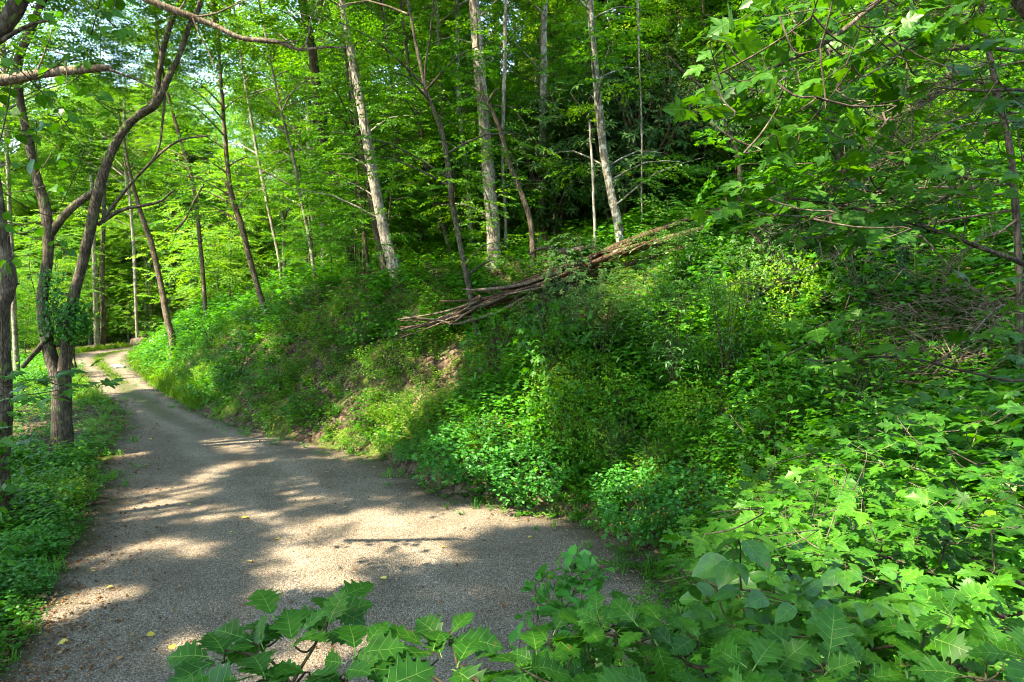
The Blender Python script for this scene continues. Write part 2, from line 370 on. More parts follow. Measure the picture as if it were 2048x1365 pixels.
def tube_arrays(path, rad, sides=6):
    path = np.asarray(path, float); n = len(path); rad = np.broadcast_to(np.asarray(rad, float), (n,))
    tg = unit(np.gradient(path, axis=0))
    ref = np.array([0, 0, 1.0]) if abs(tg[0][2]) < .9 else np.array([1.0, 0, 0])
    u = unit(np.cross(ref, tg[0])); rings = []
    ang = np.linspace(0, 2 * math.pi, sides, endpoint=False)
    for i in range(n):
        u = unit(u - (u @ tg[i]) * tg[i]); v = np.cross(tg[i], u)
        rings.append(path[i] + rad[i] * (np.cos(ang)[:, None] * u + np.sin(ang)[:, None] * v))
    V = np.vstack(rings); T = []
    for i in range(n - 1):
        for k in range(sides):
            a = i * sides + k; b = i * sides + (k + 1) % sides
            T += [(a, b, b + sides), (a, b + sides, a + sides)]
    return V, np.array(T)

def bark_tube(path, rad, sides=12, step=.35, rough=.08, flare=0, seed=0, wob=.0):
    """a trunk or limb: smoothed, knobbly, with optional root flare"""
    rs = np.random.RandomState(seed)
    path = np.asarray(path, float); L = np.linalg.norm(np.diff(path, axis=0), axis=1).sum()
    n = max(4, int(L / step)); m = len(path) - 1
    P = smooth_poly(path, n + 1); t = np.linspace(0, m, n + 1); r = np.interp(t, np.arange(m + 1), rad)
    if wob: P = P + np.cumsum(rs.normal(0, wob, P.shape), axis=0) * np.linspace(0, 1, len(P))[:, None] * np.array([1, 1, .2])
    V, T = tube_arrays(P, r, sides); V = V.reshape(len(P), sides, 3)
    ph = rs.uniform(0, 6.28, 3)
    for i in range(len(P)):
        a = np.linspace(0, 2 * math.pi, sides, endpoint=False)
        k = 1 + rough * (np.sin(a * 2 + ph[0] + i * .35) * .5 + np.sin(a * 3 + ph[1] - i * .22) * .4 + rs.normal(0, .35, sides))
        if flare:
            h = abs(P[i][2] - P[0][2]); fl = flare * math.exp(-h / .35)
            k = k * (1 + fl * (1 + .5 * np.sin(a * 4 + ph[2])))
        V[i] = P[i] + (V[i] - P[i]) * k[:, None]
    return V.reshape(-1, 3), T

# ------------------------------------------------------------------ ground and drive
def axis(lo, hi, fine_lo, fine_hi, st):
    a = list(np.arange(fine_lo, fine_hi + 1e-6, st)); s = st; x = fine_hi
    while x < hi: s *= 1.22; x += s; a.append(x)
    s = st; x = fine_lo; b = []
    while x > lo: s *= 1.22; x -= s; b.append(x)
    return np.array(b[::-1] + a)
gx = axis(-700, 700, -30, 22, .25); gy = axis(-300, 900, -4, 48, .25)
XX, YY = np.meshgrid(gx, gy); ZZ = height(XX.ravel(), YY.ravel())
nx, ny = len(gx), len(gy)
V = np.column_stack([XX.ravel(), YY.ravel(), ZZ])
i = (np.arange(ny - 1)[:, None] * nx + np.arange(nx - 1)[None]).ravel()
T = np.vstack([np.column_stack([i, i + 1, i + nx + 1]), np.column_stack([i, i + nx + 1, i + nx])])
g = link('ground', tri_mesh('ground', V, T, np.full(len(T), .5), None, [M['ground']], True), kind='structure')

nr, nc = 420, 40
Rl = smooth_poly(RE, nr); Ll = smooth_poly(LE, nr); rows = []
edge = []; moss = []; track = []
for i in range(nr):
    wob1 = (float(fbm(np.array([i * .21]), np.array([3.3]), 2)[0]) - .5) * .7; wob2 = (float(fbm(np.array([i * .19]), np.array([9.1]), 4)[0]) - .5) * .7
    a = Rl[i]; b = Ll[i]; d = unit(b - a); a = a + d * wob1; b = b - d * wob2
    y = Rl[i][1]
    far = min(max((y - 15) / 5, 0), 1)
    for k in range(nc + 1):
        f = k / nc; p = a + (b - a) * f
        rows.append((p[0], p[1]))
        wid = np.linalg.norm(b - a); mud = 1.0 if 7.5 < y < 14 else .55; de = min(f * .55 / mud, 1 - f) * wid
        edge.append(max(0, 1 - de / .55) * .95 + far * .15)
        wt = (f - .5) * wid; track.append(max(math.exp(-((abs(wt) - .78) / .33) ** 2), .35 * float(y < 12)))
        moss.append((math.exp(-((f - .5) * wid / .38) ** 2) * far + .7 * max(0, 1 - de / .3)))
rows = np.array(rows); hz = height(rows[:, 0], rows[:, 1]) + .016
hz = np.where(np.array(edge) > .9, hz - .012, hz) + (fbm(rows[:, 0] * 2.2, rows[:, 1] * 2.2, 9) - .5) * .02
V = np.column_stack([rows, hz]); st = nc + 1
i = (np.arange(nr - 1)[:, None] * st + np.arange(nc)[None]).ravel()
T = np.vstack([np.column_stack([i, i + st + 1, i + 1]), np.column_stack([i, i + st, i + st + 1])])
me = tri_mesh('gravel_drive', V, T, np.full(len(T), .5), None, [M['gravel']], True)
for nm, arr in (('edge', edge), ('moss', moss), ('track', track)):
    a = me.attributes.new(nm, 'FLOAT', 'POINT'); a.data.foreach_set('value', np.array(arr, np.float32))
link('gravel_drive', me, kind='structure')

# ------------------------------------------------------------------ instanced ground stuff (one object each)
def scatter(name, protos, P, rot, scl, kind_idx, mats, parent=None, okind='stuff', label=None, cat=None):
    """protos: list of (V,T,tint,matidx); one instance of protos[kind_idx[i]] per point"""
    Vs, Ts, ts, ms, pk = [], [], [], [], []; n = 0
    for k, (V, T, t, m) in enumerate(protos):
        Vs.append(V); Ts.append(T + n); ts.append(t); ms.append(m); pk.append(np.full(len(V), k + 1)); n += len(V)
    nv = n; Vs.append(P); pk.append(np.zeros(len(P)))
    V = np.vstack(Vs); T = np.vstack(Ts)
    me = tri_mesh(name, V, T, np.concatenate(ts), np.concatenate(ms), mats)
    def attr(nm, typ, vals, key):
        a = me.attributes.new(nm, typ, 'POINT'); a.data.foreach_set(key, vals)
    N = len(V)
    attr('pk', 'INT', np.concatenate(pk).astype(np.int32), 'value')
    kk = np.zeros(N, np.int32); kk[nv:] = kind_idx; attr('kind_idx', 'INT', kk, 'value')
    rr = np.zeros((N, 3), np.float32); rr[nv:] = rot; attr('rot', 'FLOAT_VECTOR', rr.ravel(), 'vector')
    ss = np.ones(N, np.float32); ss[nv:] = scl; attr('scl', 'FLOAT', ss, 'value')
    o = link(name, me, parent, okind); tag(o, label, cat)
    ng = bpy.data.node_groups.new(name, 'GeometryNodeTree')
    ng.interface.new_socket(name='Geometry', in_out='INPUT', socket_type='NodeSocketGeometry')
    ng.interface.new_socket(name='Geometry', in_out='OUTPUT', socket_type='NodeSocketGeometry')
    gi = ng.nodes.new('NodeGroupInput'); go = ng.nodes.new('NodeGroupOutput'); L = ng.links.new
    def named(nm, typ):
        q = ng.nodes.new('GeometryNodeInputNamedAttribute'); q.data_type = typ; q.inputs['Name'].default_value = nm; return q.outputs[0]
    def eq(src, v):
        c = ng.nodes.new('FunctionNodeCompare'); c.data_type = 'INT'; c.operation = 'EQUAL'
        L(src, c.inputs[2]); c.inputs[3].default_value = v; return c.outputs[0]
    apk = named('pk', 'INT'); aki = named('kind_idx', 'INT'); arot = named('rot', 'FLOAT_VECTOR'); ascl = named('scl', 'FLOAT')
    e2r = ng.nodes.new('FunctionNodeEulerToRotation'); L(arot, e2r.inputs[0])
    s0 = ng.nodes.new('GeometryNodeSeparateGeometry'); L(gi.outputs[0], s0.inputs[0]); L(eq(apk, 0), s0.inputs[1])
    jn = ng.nodes.new('GeometryNodeJoinGeometry')
    for k in range(len(protos)):
        s = ng.nodes.new('GeometryNodeSeparateGeometry'); L(gi.outputs[0], s.inputs[0]); L(eq(apk, k + 1), s.inputs[1])
        ip = ng.nodes.new('GeometryNodeInstanceOnPoints')
        L(s0.outputs[0], ip.inputs['Points']); L(s.outputs[0], ip.inputs['Instance']); L(eq(aki, k), ip.inputs['Selection'])
        L(e2r.outputs[0], ip.inputs['Rotation']); L(ascl, ip.inputs['Scale']); L(ip.outputs[0], jn.inputs[0])
    L(jn.outputs[0], go.inputs[0])
    md = o.modifiers.new('scatter', 'NODES'); md.node_group = ng
    return o

# ------------------------------------------------------------------ sprays, crowns, herbs
def spray_pts(rs, L=.7, n=24, leaf=.09, jit=.35, drop=.15):
    """leaf positions of one flat leafy twig along +Y"""
    P, D, N, S = [], [], [], []
    ns = 5
    for j in range(ns):
        t = .18 + .8 * j / ns; side = 1 if j % 2 else -1
        base = np.array([0, t * L, -drop * t * t * L]); l = L * .48 * (1.15 - t); a = side * rs.uniform(.7, 1.1)
        d = np.array([math.sin(a), math.cos(a), -.1])
        m = max(2, int(n / (ns + 1)))
        for q in range(m):
            f = (q + .7) / m; s2 = 1 if q % 2 else -1; b = a + s2 * .8 * (1 if q < m - 1 else 0)
            P.append(base + d * l * f); D.append((math.sin(b), math.cos(b), rs.normal(-.15, .2)))
    for q in range(max(3, n // 6)):
        f = .35 + .6 * q / 4; s2 = 1 if q % 2 else -1
        P.append((0, L * min(f, 1), -drop * f * L)); D.append((math.sin(s2 * .7), math.cos(s2 * .7), -.15))
    P = np.array(P); D = np.array(D, float)
    N = np.column_stack([rs.normal(0, jit, len(P)), rs.normal(0, jit, len(P)), np.ones(len(P))])
    return P, D, N, leaf * rs.uniform(.7, 1.2, len(P))

def rotz(a):
    c, s = np.cos(a), np.sin(a); z = np.zeros_like(c); o = np.ones_like(c)
    return np.stack([np.stack([c, -s, z], -1), np.stack([s, c, z], -1), np.stack([z, z, o], -1)], -2)
def rotx(a):
    c, s = np.cos(a), np.sin(a); z = np.zeros_like(c); o = np.ones_like(c)
    return np.stack([np.stack([o, z, z], -1), np.stack([z, c, -s], -1), np.stack([z, s, c], -1)], -2)

def put_sprays(acc, tm, rs, pos, az, pitch, scale, var, tint_sd=.2):
    """place spray variants: az = heading (0 = +Y, counterclockwise), pitch up"""
    pos = np.asarray(pos); n = len(pos); pick = rs.randint(0, len(var), n)
    Rm = np.einsum('nij,njk->nik', rotz(az), rotx(pitch))
    for k, (P, D, N, S) in enumerate(var):
        ii = np.where(pick == k)[0]
        if not len(ii): continue
        r = Rm[ii]; s = np.asarray(scale)[ii]
        PP = pos[ii][:, None] + s[:, None, None] * np.einsum('nij,mj->nmi', r, P)
        DD = np.einsum('nij,mj->nmi', r, D); NN = np.einsum('nij,mj->nmi', r, N)
        SS = s[:, None] * S[None]
        sp_t = rs.uniform(0, 1, len(ii))[:, None] * .5 + rs.uniform(0, 1, (len(ii), len(P))) * .5
        put(acc, tm, PP.reshape(-1, 3), DD.reshape(-1, 3), NN.reshape(-1, 3), SS.ravel(), sp_t.ravel())

rs0 = np.random.RandomState(11)
SPR_S = [spray_pts(rs0, .7, 30, .085, .55) for _ in range(5)]
SPR_L = [spray_pts(rs0, .9, 26, .13, .4) for _ in range(5)]

def layered_tree(seed, Hh=8., R0=2.6, z0=1.2, nl=34, tm=TD, spr=SPR_S, lean=.3, tr=.05):
    """understory tree: thin trunk, tiers of nearly level limbs with flat sprays"""
    rs = np.random.RandomState(seed); acc = Acc(); wood = Acc()
    tp = np.array([(0, 0, -.4), (rs.normal(0, .1), rs.normal(0, .1), Hh * .3), (rs.normal(0, lean), rs.normal(0, lean), Hh * .65), (rs.normal(0, lean), rs.normal(0, lean), Hh)])
    V, T = bark_tube(tp, [tr, tr * .8, tr * .5, tr * .12], 7, .5, .06, 0, seed); wood.add(V, T)
    sm = smooth_poly(tp, 60)
    pos, az, pit, scl = [], [], [], []
    for k in range(nl):
        z = z0 + (Hh - z0) * (k + rs.uniform(0, .8)) / nl; i = min(59, int(z / Hh * 59)); c = sm[i] * 1.0; c[2] = z
        f = (z - z0) / (Hh - z0); Rk = R0 * (.55 + .6 * math.sin(math.pi * min(1, f * .85 + .2))) * rs.uniform(.55, 1.1)
        a = k * 2.4 + rs.uniform(-.5, .5); d = np.array([-math.sin(a), math.cos(a), 0])
        rise = rs.uniform(.05, .35)
        pth = np.array([c + d * Rk * t + np.array([0, 0, rise * Rk * (t - .75 * t * t)]) for t in (0, .35, .7, 1.)])
        V, T = tube_arrays(pth, [tr * .35, tr * .22, tr * .15, .003], 4); wood.add(V, T)
        m = max(3, int(Rk / .24)); ts = np.linspace(.22, 1, m)
        for q, t in enumerate(ts):
            p = c + d * Rk * t + np.array([0, 0, rise * Rk * (t - .75 * t * t)])
            pos.append(p + rs.normal(0, .06, 3)); s = 1 if q % 2 else -1
            az.append(a + (s * rs.uniform(.4, 1.1) if q < m - 1 else 0)); pit.append(rs.normal(-.12, .38)); scl.append(rs.uniform(.75, 1.25))
    put_sprays(acc, tm, rs, pos, np.array(az), np.array(pit), scl, spr)
    return wood, acc

def clump_tree(seed, Hh=9., R0=3.2, z0=0.0, ncl=26, per=26, tm=TD, spr=SPR_L, flat=.6):
    """canopy crown: many leafy clumps with gaps between, crown base at z0"""
    rs = np.random.RandomState(seed); acc = Acc(); wood = Acc()
    wood.add(*bark_tube(np.array([(0, 0, -.5), (.1, 0, Hh * .5), (0, .1, Hh * .95)]), [.14, .09, .02], 7, .6, .06, 0, seed))
    pos, az, pit, scl = [], [], [], []
    for k in range(ncl):
        u = rs.normal(0, 1, 3); u /= np.linalg.norm(u); r = rs.uniform(.45, 1) ** .6
        c = np.array([u[0] * R0 * r, u[1] * R0 * r, z0 + Hh / 2 + u[2] * Hh / 2 * r])
        root = np.array([0, 0, max(0, c[2] - np.hypot(c[0], c[1]) * .7)])
        wood.add(*tube_arrays(np.array([root, (root + c) / 2 + (0, 0, .2), c]), [.05, .03, .01], 5))
        cr = rs.uniform(.5, 1.1)
        for q in range(per):
            o = rs.normal(0, 1, 3); o = o / np.linalg.norm(o) * rs.uniform(.2, 1) ** .5 * cr; o[2] *= flat
            pos.append(c + o); az.append(math.atan2(-o[0], o[1]) + rs.normal(0, .7)); pit.append(rs.normal(-.1, .35)); scl.append(rs.uniform(.6, 1.05))
    put_sprays(acc, tm, rs, pos, np.array(az), np.array(pit), scl, spr)
    return wood, acc

def rhodo_bush(seed, Rr=1.5, Hh=2.6, n=420, leaf=.15):
    """rhododendron: bare crooked stems, whorls of long leathery leaves on the outside"""
    rs = np.random.RandomState(seed); acc = Acc(); wood = Acc()
    for k in range(9):
        a = rs.uniform(0, 6.28); r = rs.uniform(.3, .9) * Rr
        p = [(rs.normal(0, .1), rs.normal(0, .1), -.2), (math.cos(a) * r * .3, math.sin(a) * r * .3, Hh * .3), (math.cos(a + .3) * r * .7, math.sin(a + .3) * r * .7, Hh * .6), (math.cos(a) * r, math.sin(a) * r, Hh * rs.uniform(.75, .95))]
        wood.add(*bark_tube(np.array(p), [.035, .03, .022, .01], 5, .4, .1, 0, seed + k, .01))
    u = rs.normal(0, 1, (n, 3)); u = unit(u); rr = rs.uniform(.55, 1.02, n) ** .5
    C = np.column_stack([u[:, 0] * Rr * rr, u[:, 1] * Rr * rr, Hh * .55 + u[:, 2] * Hh * .47 * rr])
    lump = 1 + .25 * np.sin(C[:, 0] * 3.1 + seed) * np.sin(C[:, 2] * 2.7) + .15 * np.sin(C[:, 1] * 4)
    C[:, :2] *= lump[:, None]
    m = 7
    ax = unit(u * .8 + np.array([0, 0, .9])); t1 = unit(np.cross(ax, rs.normal(0, 1, (n, 3)))); t2 = np.cross(ax, t1)
    for k in range(m):
        a = k * 2 * math.pi / m + rs.uniform(0, .5, n); d = t1 * np.cos(a)[:, None] + t2 * np.sin(a)[:, None]
        el = rs.uniform(-.25, .45, n)
        put(acc, TR, C, d + ax * el[:, None], ax + rs.normal(0, .15, (n, 3)), leaf * rs.uniform(.7, 1.15, n), rs.uniform(0, 1, n))
    return wood, acc

def herb(seed, Hh=.4, spread=.28, ns=7, per=7, leaf=.065, tm=TO, up=.9):
    rs = np.random.RandomState(seed); acc = Acc()
    P, D, N, S = [], [], [], []
    for k in range(ns):
        a = rs.uniform(0, 6.28); r = spread * rs.uniform(.3, 1); h = Hh * rs.uniform(.6, 1.1)
        for q in range(per):
            t = (q + 1) / per; t = .3 + .7 * t
            c = np.array([math.cos(a) * r * t * t, math.sin(a) * r * t * t, h * t])
            b = q * 2.4 + rs.uniform(-.4, .4); P.append(c); D.append((math.cos(b), math.sin(b), rs.uniform(-.1, .35))); S.append(leaf * rs.uniform(.7, 1.2))
    N = np.column_stack([rs.normal(0, .3, len(P)), rs.normal(0, .3, len(P)), np.full(len(P), up)])
    put(acc, tm, P, D, N, S, rs.uniform(0, 1, len(P))); return acc.arrays()

def pinnate(seed, nr_=7, L=.5, leaf=.075, Hh=.7, spread=.3, pairs=6):
    rs = np.random.RandomState(seed); acc = Acc(); P, D, N, S = [], [], [], []
    for k in range(nr_):
        a = rs.uniform(0, 6.28); base = np.array([math.cos(a) * spread * .4, math.sin(a) * spread * .4, Hh * rs.uniform(.4, 1)])
        d = np.array([math.cos(a), math.sin(a), .45]); s = np.array([-math.sin(a), math.cos(a), 0])
        for q in range(pairs):
            t = (q + 1) / pairs; p = base + d * L * t + np.array([0, 0, -.55 * L * t * t])
            for sd in (1, -1): P.append(p); D.append(s * sd + d * .5 + np.array([0, 0, -.2])); S.append(leaf * rs.uniform(.85, 1.1))
        P.append(base + d * L + np.array([0, 0, -.55 * L])); D.append(d * .6 + np.array([0, 0, -.5])); S.append(leaf)
    N = np.tile([0, 0, 1.], (len(P), 1)) + rs.normal(0, .18, (len(P), 3))
    put(acc, tmpl_narrow(.17, .15), P, D, N, S, rs.uniform(0, 1, len(P))); return acc.arrays()

def grass_tuft(seed, n=22, Hh=.3, wd=.035):
    rs = np.random.RandomState(seed); acc = Acc()
    for k in range(n):
        a = rs.uniform(0, 6.28); h = Hh * rs.uniform(.5, 1.2); r = h * rs.uniform(.2, .8); s = np.array([-math.sin(a), math.cos(a), 0]) * h * wd
        b = np.array([rs.normal(0, .04), rs.normal(0, .04), 0]); d = np.array([math.cos(a), math.sin(a), 0])
        m = b + d * r * .4 + (0, 0, h * .7); tip = b + d * r + (0, 0, h * rs.uniform(.6, 1))
        acc.add(np.array([b - s, b + s, m + s * .8, m - s * .8, tip]), [(0, 1, 2), (0, 2, 3), (3, 2, 4)], rs.uniform(0, 1))
    return acc.arrays()

def maple_seedling(seed, leaf=.09, layers=3, R0=.3, Hh=.5):
    rs = np.random.RandomState(seed); acc = Acc(); P, D, N, S = [], [], [], []
    for l in range(layers):
        for k in range(8):
            a = k * .785 + rs.uniform(-.3, .3) + l; r = R0 * rs.uniform(.2, 1); P.append((math.cos(a) * r, math.sin(a) * r, Hh * (.45 + .55 * l / max(1, layers - 1)) + rs.normal(0, .04)))
            D.append((math.cos(a), math.sin(a), rs.uniform(-.3, .1))); S.append(leaf * rs.uniform(.6, 1.2))
    N = np.tile([0, 0, 1.], (len(P), 1)) + rs.normal(0, .25, (len(P), 3))
    put(acc, TM, P, D, N, S, rs.uniform(0, 1, len(P))); return acc.arrays()

# ------------------------------------------------------------------ undergrowth on the bank and verges
rs = np.random.RandomState(5)
def region_points(n, ymin, ymax, fn, seed, power=1.6):
    """random points inside the view wedge, denser near the camera; fn(x,y,dr,dl)->probability"""
    r = np.random.RandomState(seed); u = r.uniform(0, 1, n)
    a, b = ymin ** (2 - power), ymax ** (2 - power); y = (a + (b - a) * u) ** (1 / (2 - power))
    x = r.uniform(-.86, .86, n) * (y + 1.0)
    dr = sdist(x, y, REs[::2]); dl = -sdist(x, y, LEs[::2])
    k = r.uniform(0, 1, n) < fn(x, y, dr, dl)
    x, y, dr, dl = x[k], y[k], dr[k], dl[k]
    return x, y, height(x, y), dr, dl

def litter_zone(x, y):
    """bare leaf-litter places on the crest of the bank"""
    return np.exp(-(((x + 5.2) / 2.6) ** 2 + ((y - 19.5) / 2.0) ** 2)) + .8 * np.exp(-(((x + 2.6) / 1.5) ** 2 + ((y - 15.8) / .8) ** 2))

def prob_bank(x, y, dr, dl):
    p = np.clip((dr + .05) / .35, 0, 1) * np.where(dr > 12, .55, 1.)
    p = np.where(dl > 0, np.clip((dl - .1) / .5, 0, 1), p)
    p = np.where((dr < 0) & (dl < 0), 0, p)
    p = np.where((dr > 3.6) & (x < 1.5) & (y > 14), p * .6, p)
    p = p * (1 - .8 * np.clip(litter_zone(x, y), 0, 1))
    p = np.where((dl > 0) & (x < -9) & (y > 13.5) & (y < 26), p * .25, p)   # mossy clearing left of the drive
    g = fbm(x * .9, y * .9, 21); p = p * np.clip((g - .18) * 5, .4, 1)
    return p

protoA = [herb(1, .40, .32, 8, 7, .085), herb(2, .32, .28, 9, 6, .07), herb(3, .5, .32, 7, 7, .09, TF),
          maple_seedling(4, .11), maple_seedling(5, .10, 4, .38, .6), herb(6, .45, .25, 9, 7, .065, TD)]
x, y, z, dr, dl = region_points(46000, 3.5, 36, prob_bank, 8, 1.55)
n = len(x); kk = rs.randint(0, 6, n)
patch = fbm(x * .5 + 9, y * .5, 33); kk = np.where(patch > .58, rs.choice([0, 2, 3], n), kk)
crest = (dr > 3.6) & (x < 1.5) & (y > 14)
grow = np.where(crest, .68, 1.) * np.clip(.55 + .12 * np.minimum(np.where(dr > 0, dr, dl * .35), 4), .55, 1.0)
scl = rs.uniform(.7, 1.35, n) * grow * (1 + .018 * np.clip(y - 10, 0, 30)) * (.45 + 1.15 * fbm(x * 1.1, y * 1.1, 77))
rot = np.column_stack([rs.normal(0, .15, n), rs.normal(0, .15, n), rs.uniform(0, 6.28, n)])
corr = (y > 13.5) & (y < 15.3) & (x > -2.6) & (x < 4.4); scl = np.where(corr, scl * .45, scl)
keep = ~((fbm(x * .35 + 3, y * .35, 55) > .55) & (kk % 2 == 0))
scatter('ground_cover', protoA, np.column_stack([x, y, z - .03])[keep], rot[keep], scl[keep], kk[keep], [M['herb']],
        label='dense knee-high green herbs and seedlings covering the bank', cat='ground cover')
# yellower second cover
x, y, z, dr, dl = region_points(16000, 5, 34, lambda x, y, dr, dl: prob_bank(x, y, dr, dl) * np.clip((fbm(x * .35 + 3, y * .35, 55) - .45) * 6, .08, 1), 9, 1.55)
n = len(x); scl = rs.uniform(.6, 1.25, n) * (1 + .018 * np.clip(y - 10, 0, 30)); rot = np.column_stack([rs.normal(0, .15, n), rs.normal(0, .15, n), rs.uniform(0, 6.28, n)])
scatter('yellow_green_ground_cover', [herb(11, .32, .28, 9, 7, .045, TD), herb(12, .4, .3, 8, 8, .05), herb(13, .25, .3, 9, 6, .045, TF)],
        np.column_stack([x, y, z - .02]), rot, scl, rs.randint(0, 3, n), [M['herb_yellow']],
        label='lighter yellow green low plants in patches on the bank', cat='ground cover')
# low verge carpet just beside the gravel and the small-leaved carpet left of the drive
def prob_verge(x, y, dr, dl):
    a = np.exp(-((dr - .15) / .35) ** 2) * (fbm(x * 1.5, y * 1.5, 41) > .42)
    b = np.where((dl > -.1), np.exp(-((dl - .2) / .5) ** 2) * .7, 0)
    c = np.where((dl > .2) & (y < 15), .9, 0)
    a = np.maximum(a, .5 * np.exp(-((dr + .25) / .35) ** 2) * (fbm(x * 1.2, y * 1.2, 43) > .52)); b = np.maximum(b, .35 * np.exp(-((dl + .2) / .25) ** 2) * (fbm(x * 1.3, y * 1.3, 45) > .5))
    return np.maximum(np.maximum(a, b), c) * np.where((dr < -.8) & (dl < -.6), 0, 1)
x, y, z, dr, dl = region_points(30000, 4.5, 45, prob_verge, 10, 1.5)
n = len(x); scl = rs.uniform(.6, 1.3, n); rot = np.column_stack([rs.normal(0, .1, n), rs.normal(0, .1, n), rs.uniform(0, 6.28, n)])
scatter('verge_plants', [herb(21, .10, .16, 8, 4, .035, TF), herb(22, .14, .15, 8, 5, .03), grass_tuft(23, 18, .16)],
        np.column_stack([x, y, z]), rot, scl, rs.choice([0, 0, 1, 1, 2], n), [M['herb']],
        label='small low plants creeping along both edges of the drive', cat='verge plants')
# grass along the far right edge and on the strip between the wheel tracks
Ms = (REs + LEs) / 2; pts = []
for i in range(112, 150):
    for q in range(22): pts.append(Ms[i] + rs.normal(0, .12, 2) + (Ms[i + 1] - Ms[i]) * rs.uniform(0, 1))
for i in range(104, 150):
    for q in range(44):
        pts.append(REs[i] + (unit(REs[i] - LEs[i])) * abs(rs.normal(0, .35)) + (REs[i + 1] - REs[i]) * rs.uniform(0, 1))
        if q % 2: pts.append(LEs[i] - (unit(REs[i] - LEs[i])) * (.25 + abs(rs.normal(0, 1.2))) + (REs[i + 1] - REs[i]) * rs.uniform(0, 1))
pts = np.array(pts); n = len(pts)
small = np.array([np.min(np.linalg.norm(Ms[90:151] - p, axis=1)) < .55 for p in pts])
scatter('grass', [grass_tuft(31, 26, .3), grass_tuft(32, 22, .38), grass_tuft(33, 30, .22)], np.column_stack([pts, height(pts[:, 0], pts[:, 1])]),
        np.column_stack([np.zeros(n), np.zeros(n), rs.uniform(0, 6.28, n)]), np.where(small, rs.uniform(.2, .4, n), rs.uniform(.5, 1.2, n)), rs.randint(0, 3, n), [M['grass']],
        label='yellow green grass along the far bend and between the wheel tracks', cat='grass')
# dead-leaf litter on the crest, the verges and the drive
def flake(seed):
    r = np.random.RandomState(seed); acc = Acc(); V, T = TO; V = V.copy(); V[:, 2] += r.normal(0, .12, len(V)); acc.add(V * .075, T, r.uniform(0, 1)); return acc.arrays()
def prob_litter(x, y, dr, dl):
    p = np.clip(litter_zone(x, y) * 1.3, 0, 1)
    p = np.maximum(p, np.exp(-((dr) / .5) ** 2) * .35); p = np.maximum(p, np.exp(-((dl + .2) / .7) ** 2) * .8); p = np.maximum(p, np.exp(-((dr + .4) / .4) ** 2) * .25)
    p = np.maximum(p, np.where(dr > 1, .30, 0)); return np.maximum(p, np.where((dr < 0) & (dl < 0), .035, 0))
x, y, z, dr, dl = region_points(60000, 4.5, 34, prob_litter, 12, 1.5)
n = len(x); rot = np.column_stack([rs.normal(0, .35, n), rs.normal(0, .35, n), rs.uniform(0, 6.28, n)])
on = (dr < 0) & (dl < 0)
scatter('leaf_litter', [flake(i) for i in range(5)], np.column_stack([x, y, z + np.where(on, .03, .02)]), rot, np.where(on, rs.uniform(.35, .7, n), rs.uniform(.7, 1.3, n)), rs.randint(0, 5, n), [M['litter']],
        label='brown dead leaves littering the bank and drive edges', cat='leaf litter')
# dead stems and bare twigs standing in the cover
def stem_proto(seed):
    r = np.random.RandomState(seed); acc = Acc(); L_ = r.uniform(.35, .8); d = r.normal(0, .45, 3); d[2] = abs(d[2]) * .5 + .35; d = unit(d)
    P = np.array([(0, 0, 0), d * L_ * .5 + r.normal(0, .03, 3), d * L_]); acc.add(*tube_arrays(P, [.006, .005, .002], 4))
    for k in range(3): v = r.normal(0, .14, 3); acc.add(*tube_arrays(np.array([P[1], P[1] + v * .6, P[1] + v + (0, 0, .04)]), [.003, .002, .001], 3))
    return acc.arrays()
x, y, z, dr, dl = region_points(2600, 5, 26, lambda x, y, dr, dl: np.where(dr > .4, .8, 0), 44, 1.5)
n = len(x); scatter('dead_stems', [stem_proto(i) for i in range(6)], np.column_stack([x, y, z]), np.column_stack([rs.normal(0, .5, n), rs.normal(0, .5, n), rs.uniform(0, 6.28, n)]), rs.uniform(.5, 1.1, n), rs.randint(0, 6, n), [M['dead_grey']],
        label='thin bare dead stems poking out of the plants on the bank', cat='dead stems')
# loose stones on the drive
def pebble(seed):
    r = np.random.RandomState(seed); acc = Acc(); V = np.array([(1, 0, 0), (0, 1, 0), (-1, 0, 0), (0, -1, 0), (0, 0, .7), (0, 0, -.4), (.6, .6, .35), (-.6, -.5, .4)]) * r.uniform(.7, 1.2, (8, 3)) * .011
    acc.add(V, [(0, 6, 4), (6, 1, 4), (1, 2, 4), (2, 7, 4), (7, 3, 4), (3, 0, 4), (0, 1, 6), (2, 3, 7)], .5); return acc.arrays()
x, y, z, dr, dl = region_points(34000, 4.6, 18, lambda x, y, dr, dl: np.where((dr < -.05) & (dl < -.05), .85, 0), 13, 1.7)
n = len(x); rot = np.column_stack([rs.normal(0, .5, n), rs.normal(0, .5, n), rs.uniform(0, 6.28, n)])
scatter('loose_gravel', [pebble(i) for i in range(4)], np.column_stack([x, y, z + .018]), rot, rs.uniform(.4, 1.2, n) ** 1.5, rs.randint(0, 4, n), [M['pebble']],
        label='loose small stones lying on the gravel drive', cat='gravel')
print('ground stuff done')

# ------------------------------------------------------------------ trees of the photograph, trunk by trunk
def px_path(pts, Y, tilt=0.):
    P = [at(a, b, Y + tilt * i) for i, (a, b, *_) in enumerate(pts)]
    return np.array(P), np.array([p[2] * .43 / F * (Y + tilt * i) for i, p in enumerate(pts)])

CANOPY = []
for s in range(4):
    wd, cr = clump_tree(100 + s, 8., 3.0, 0, 24, 22)
    CANOPY.append((wd.mesh('crown_limbs', [M['bark_grey']], True), cr.mesh('canopy_crown', [M['canopy']])))

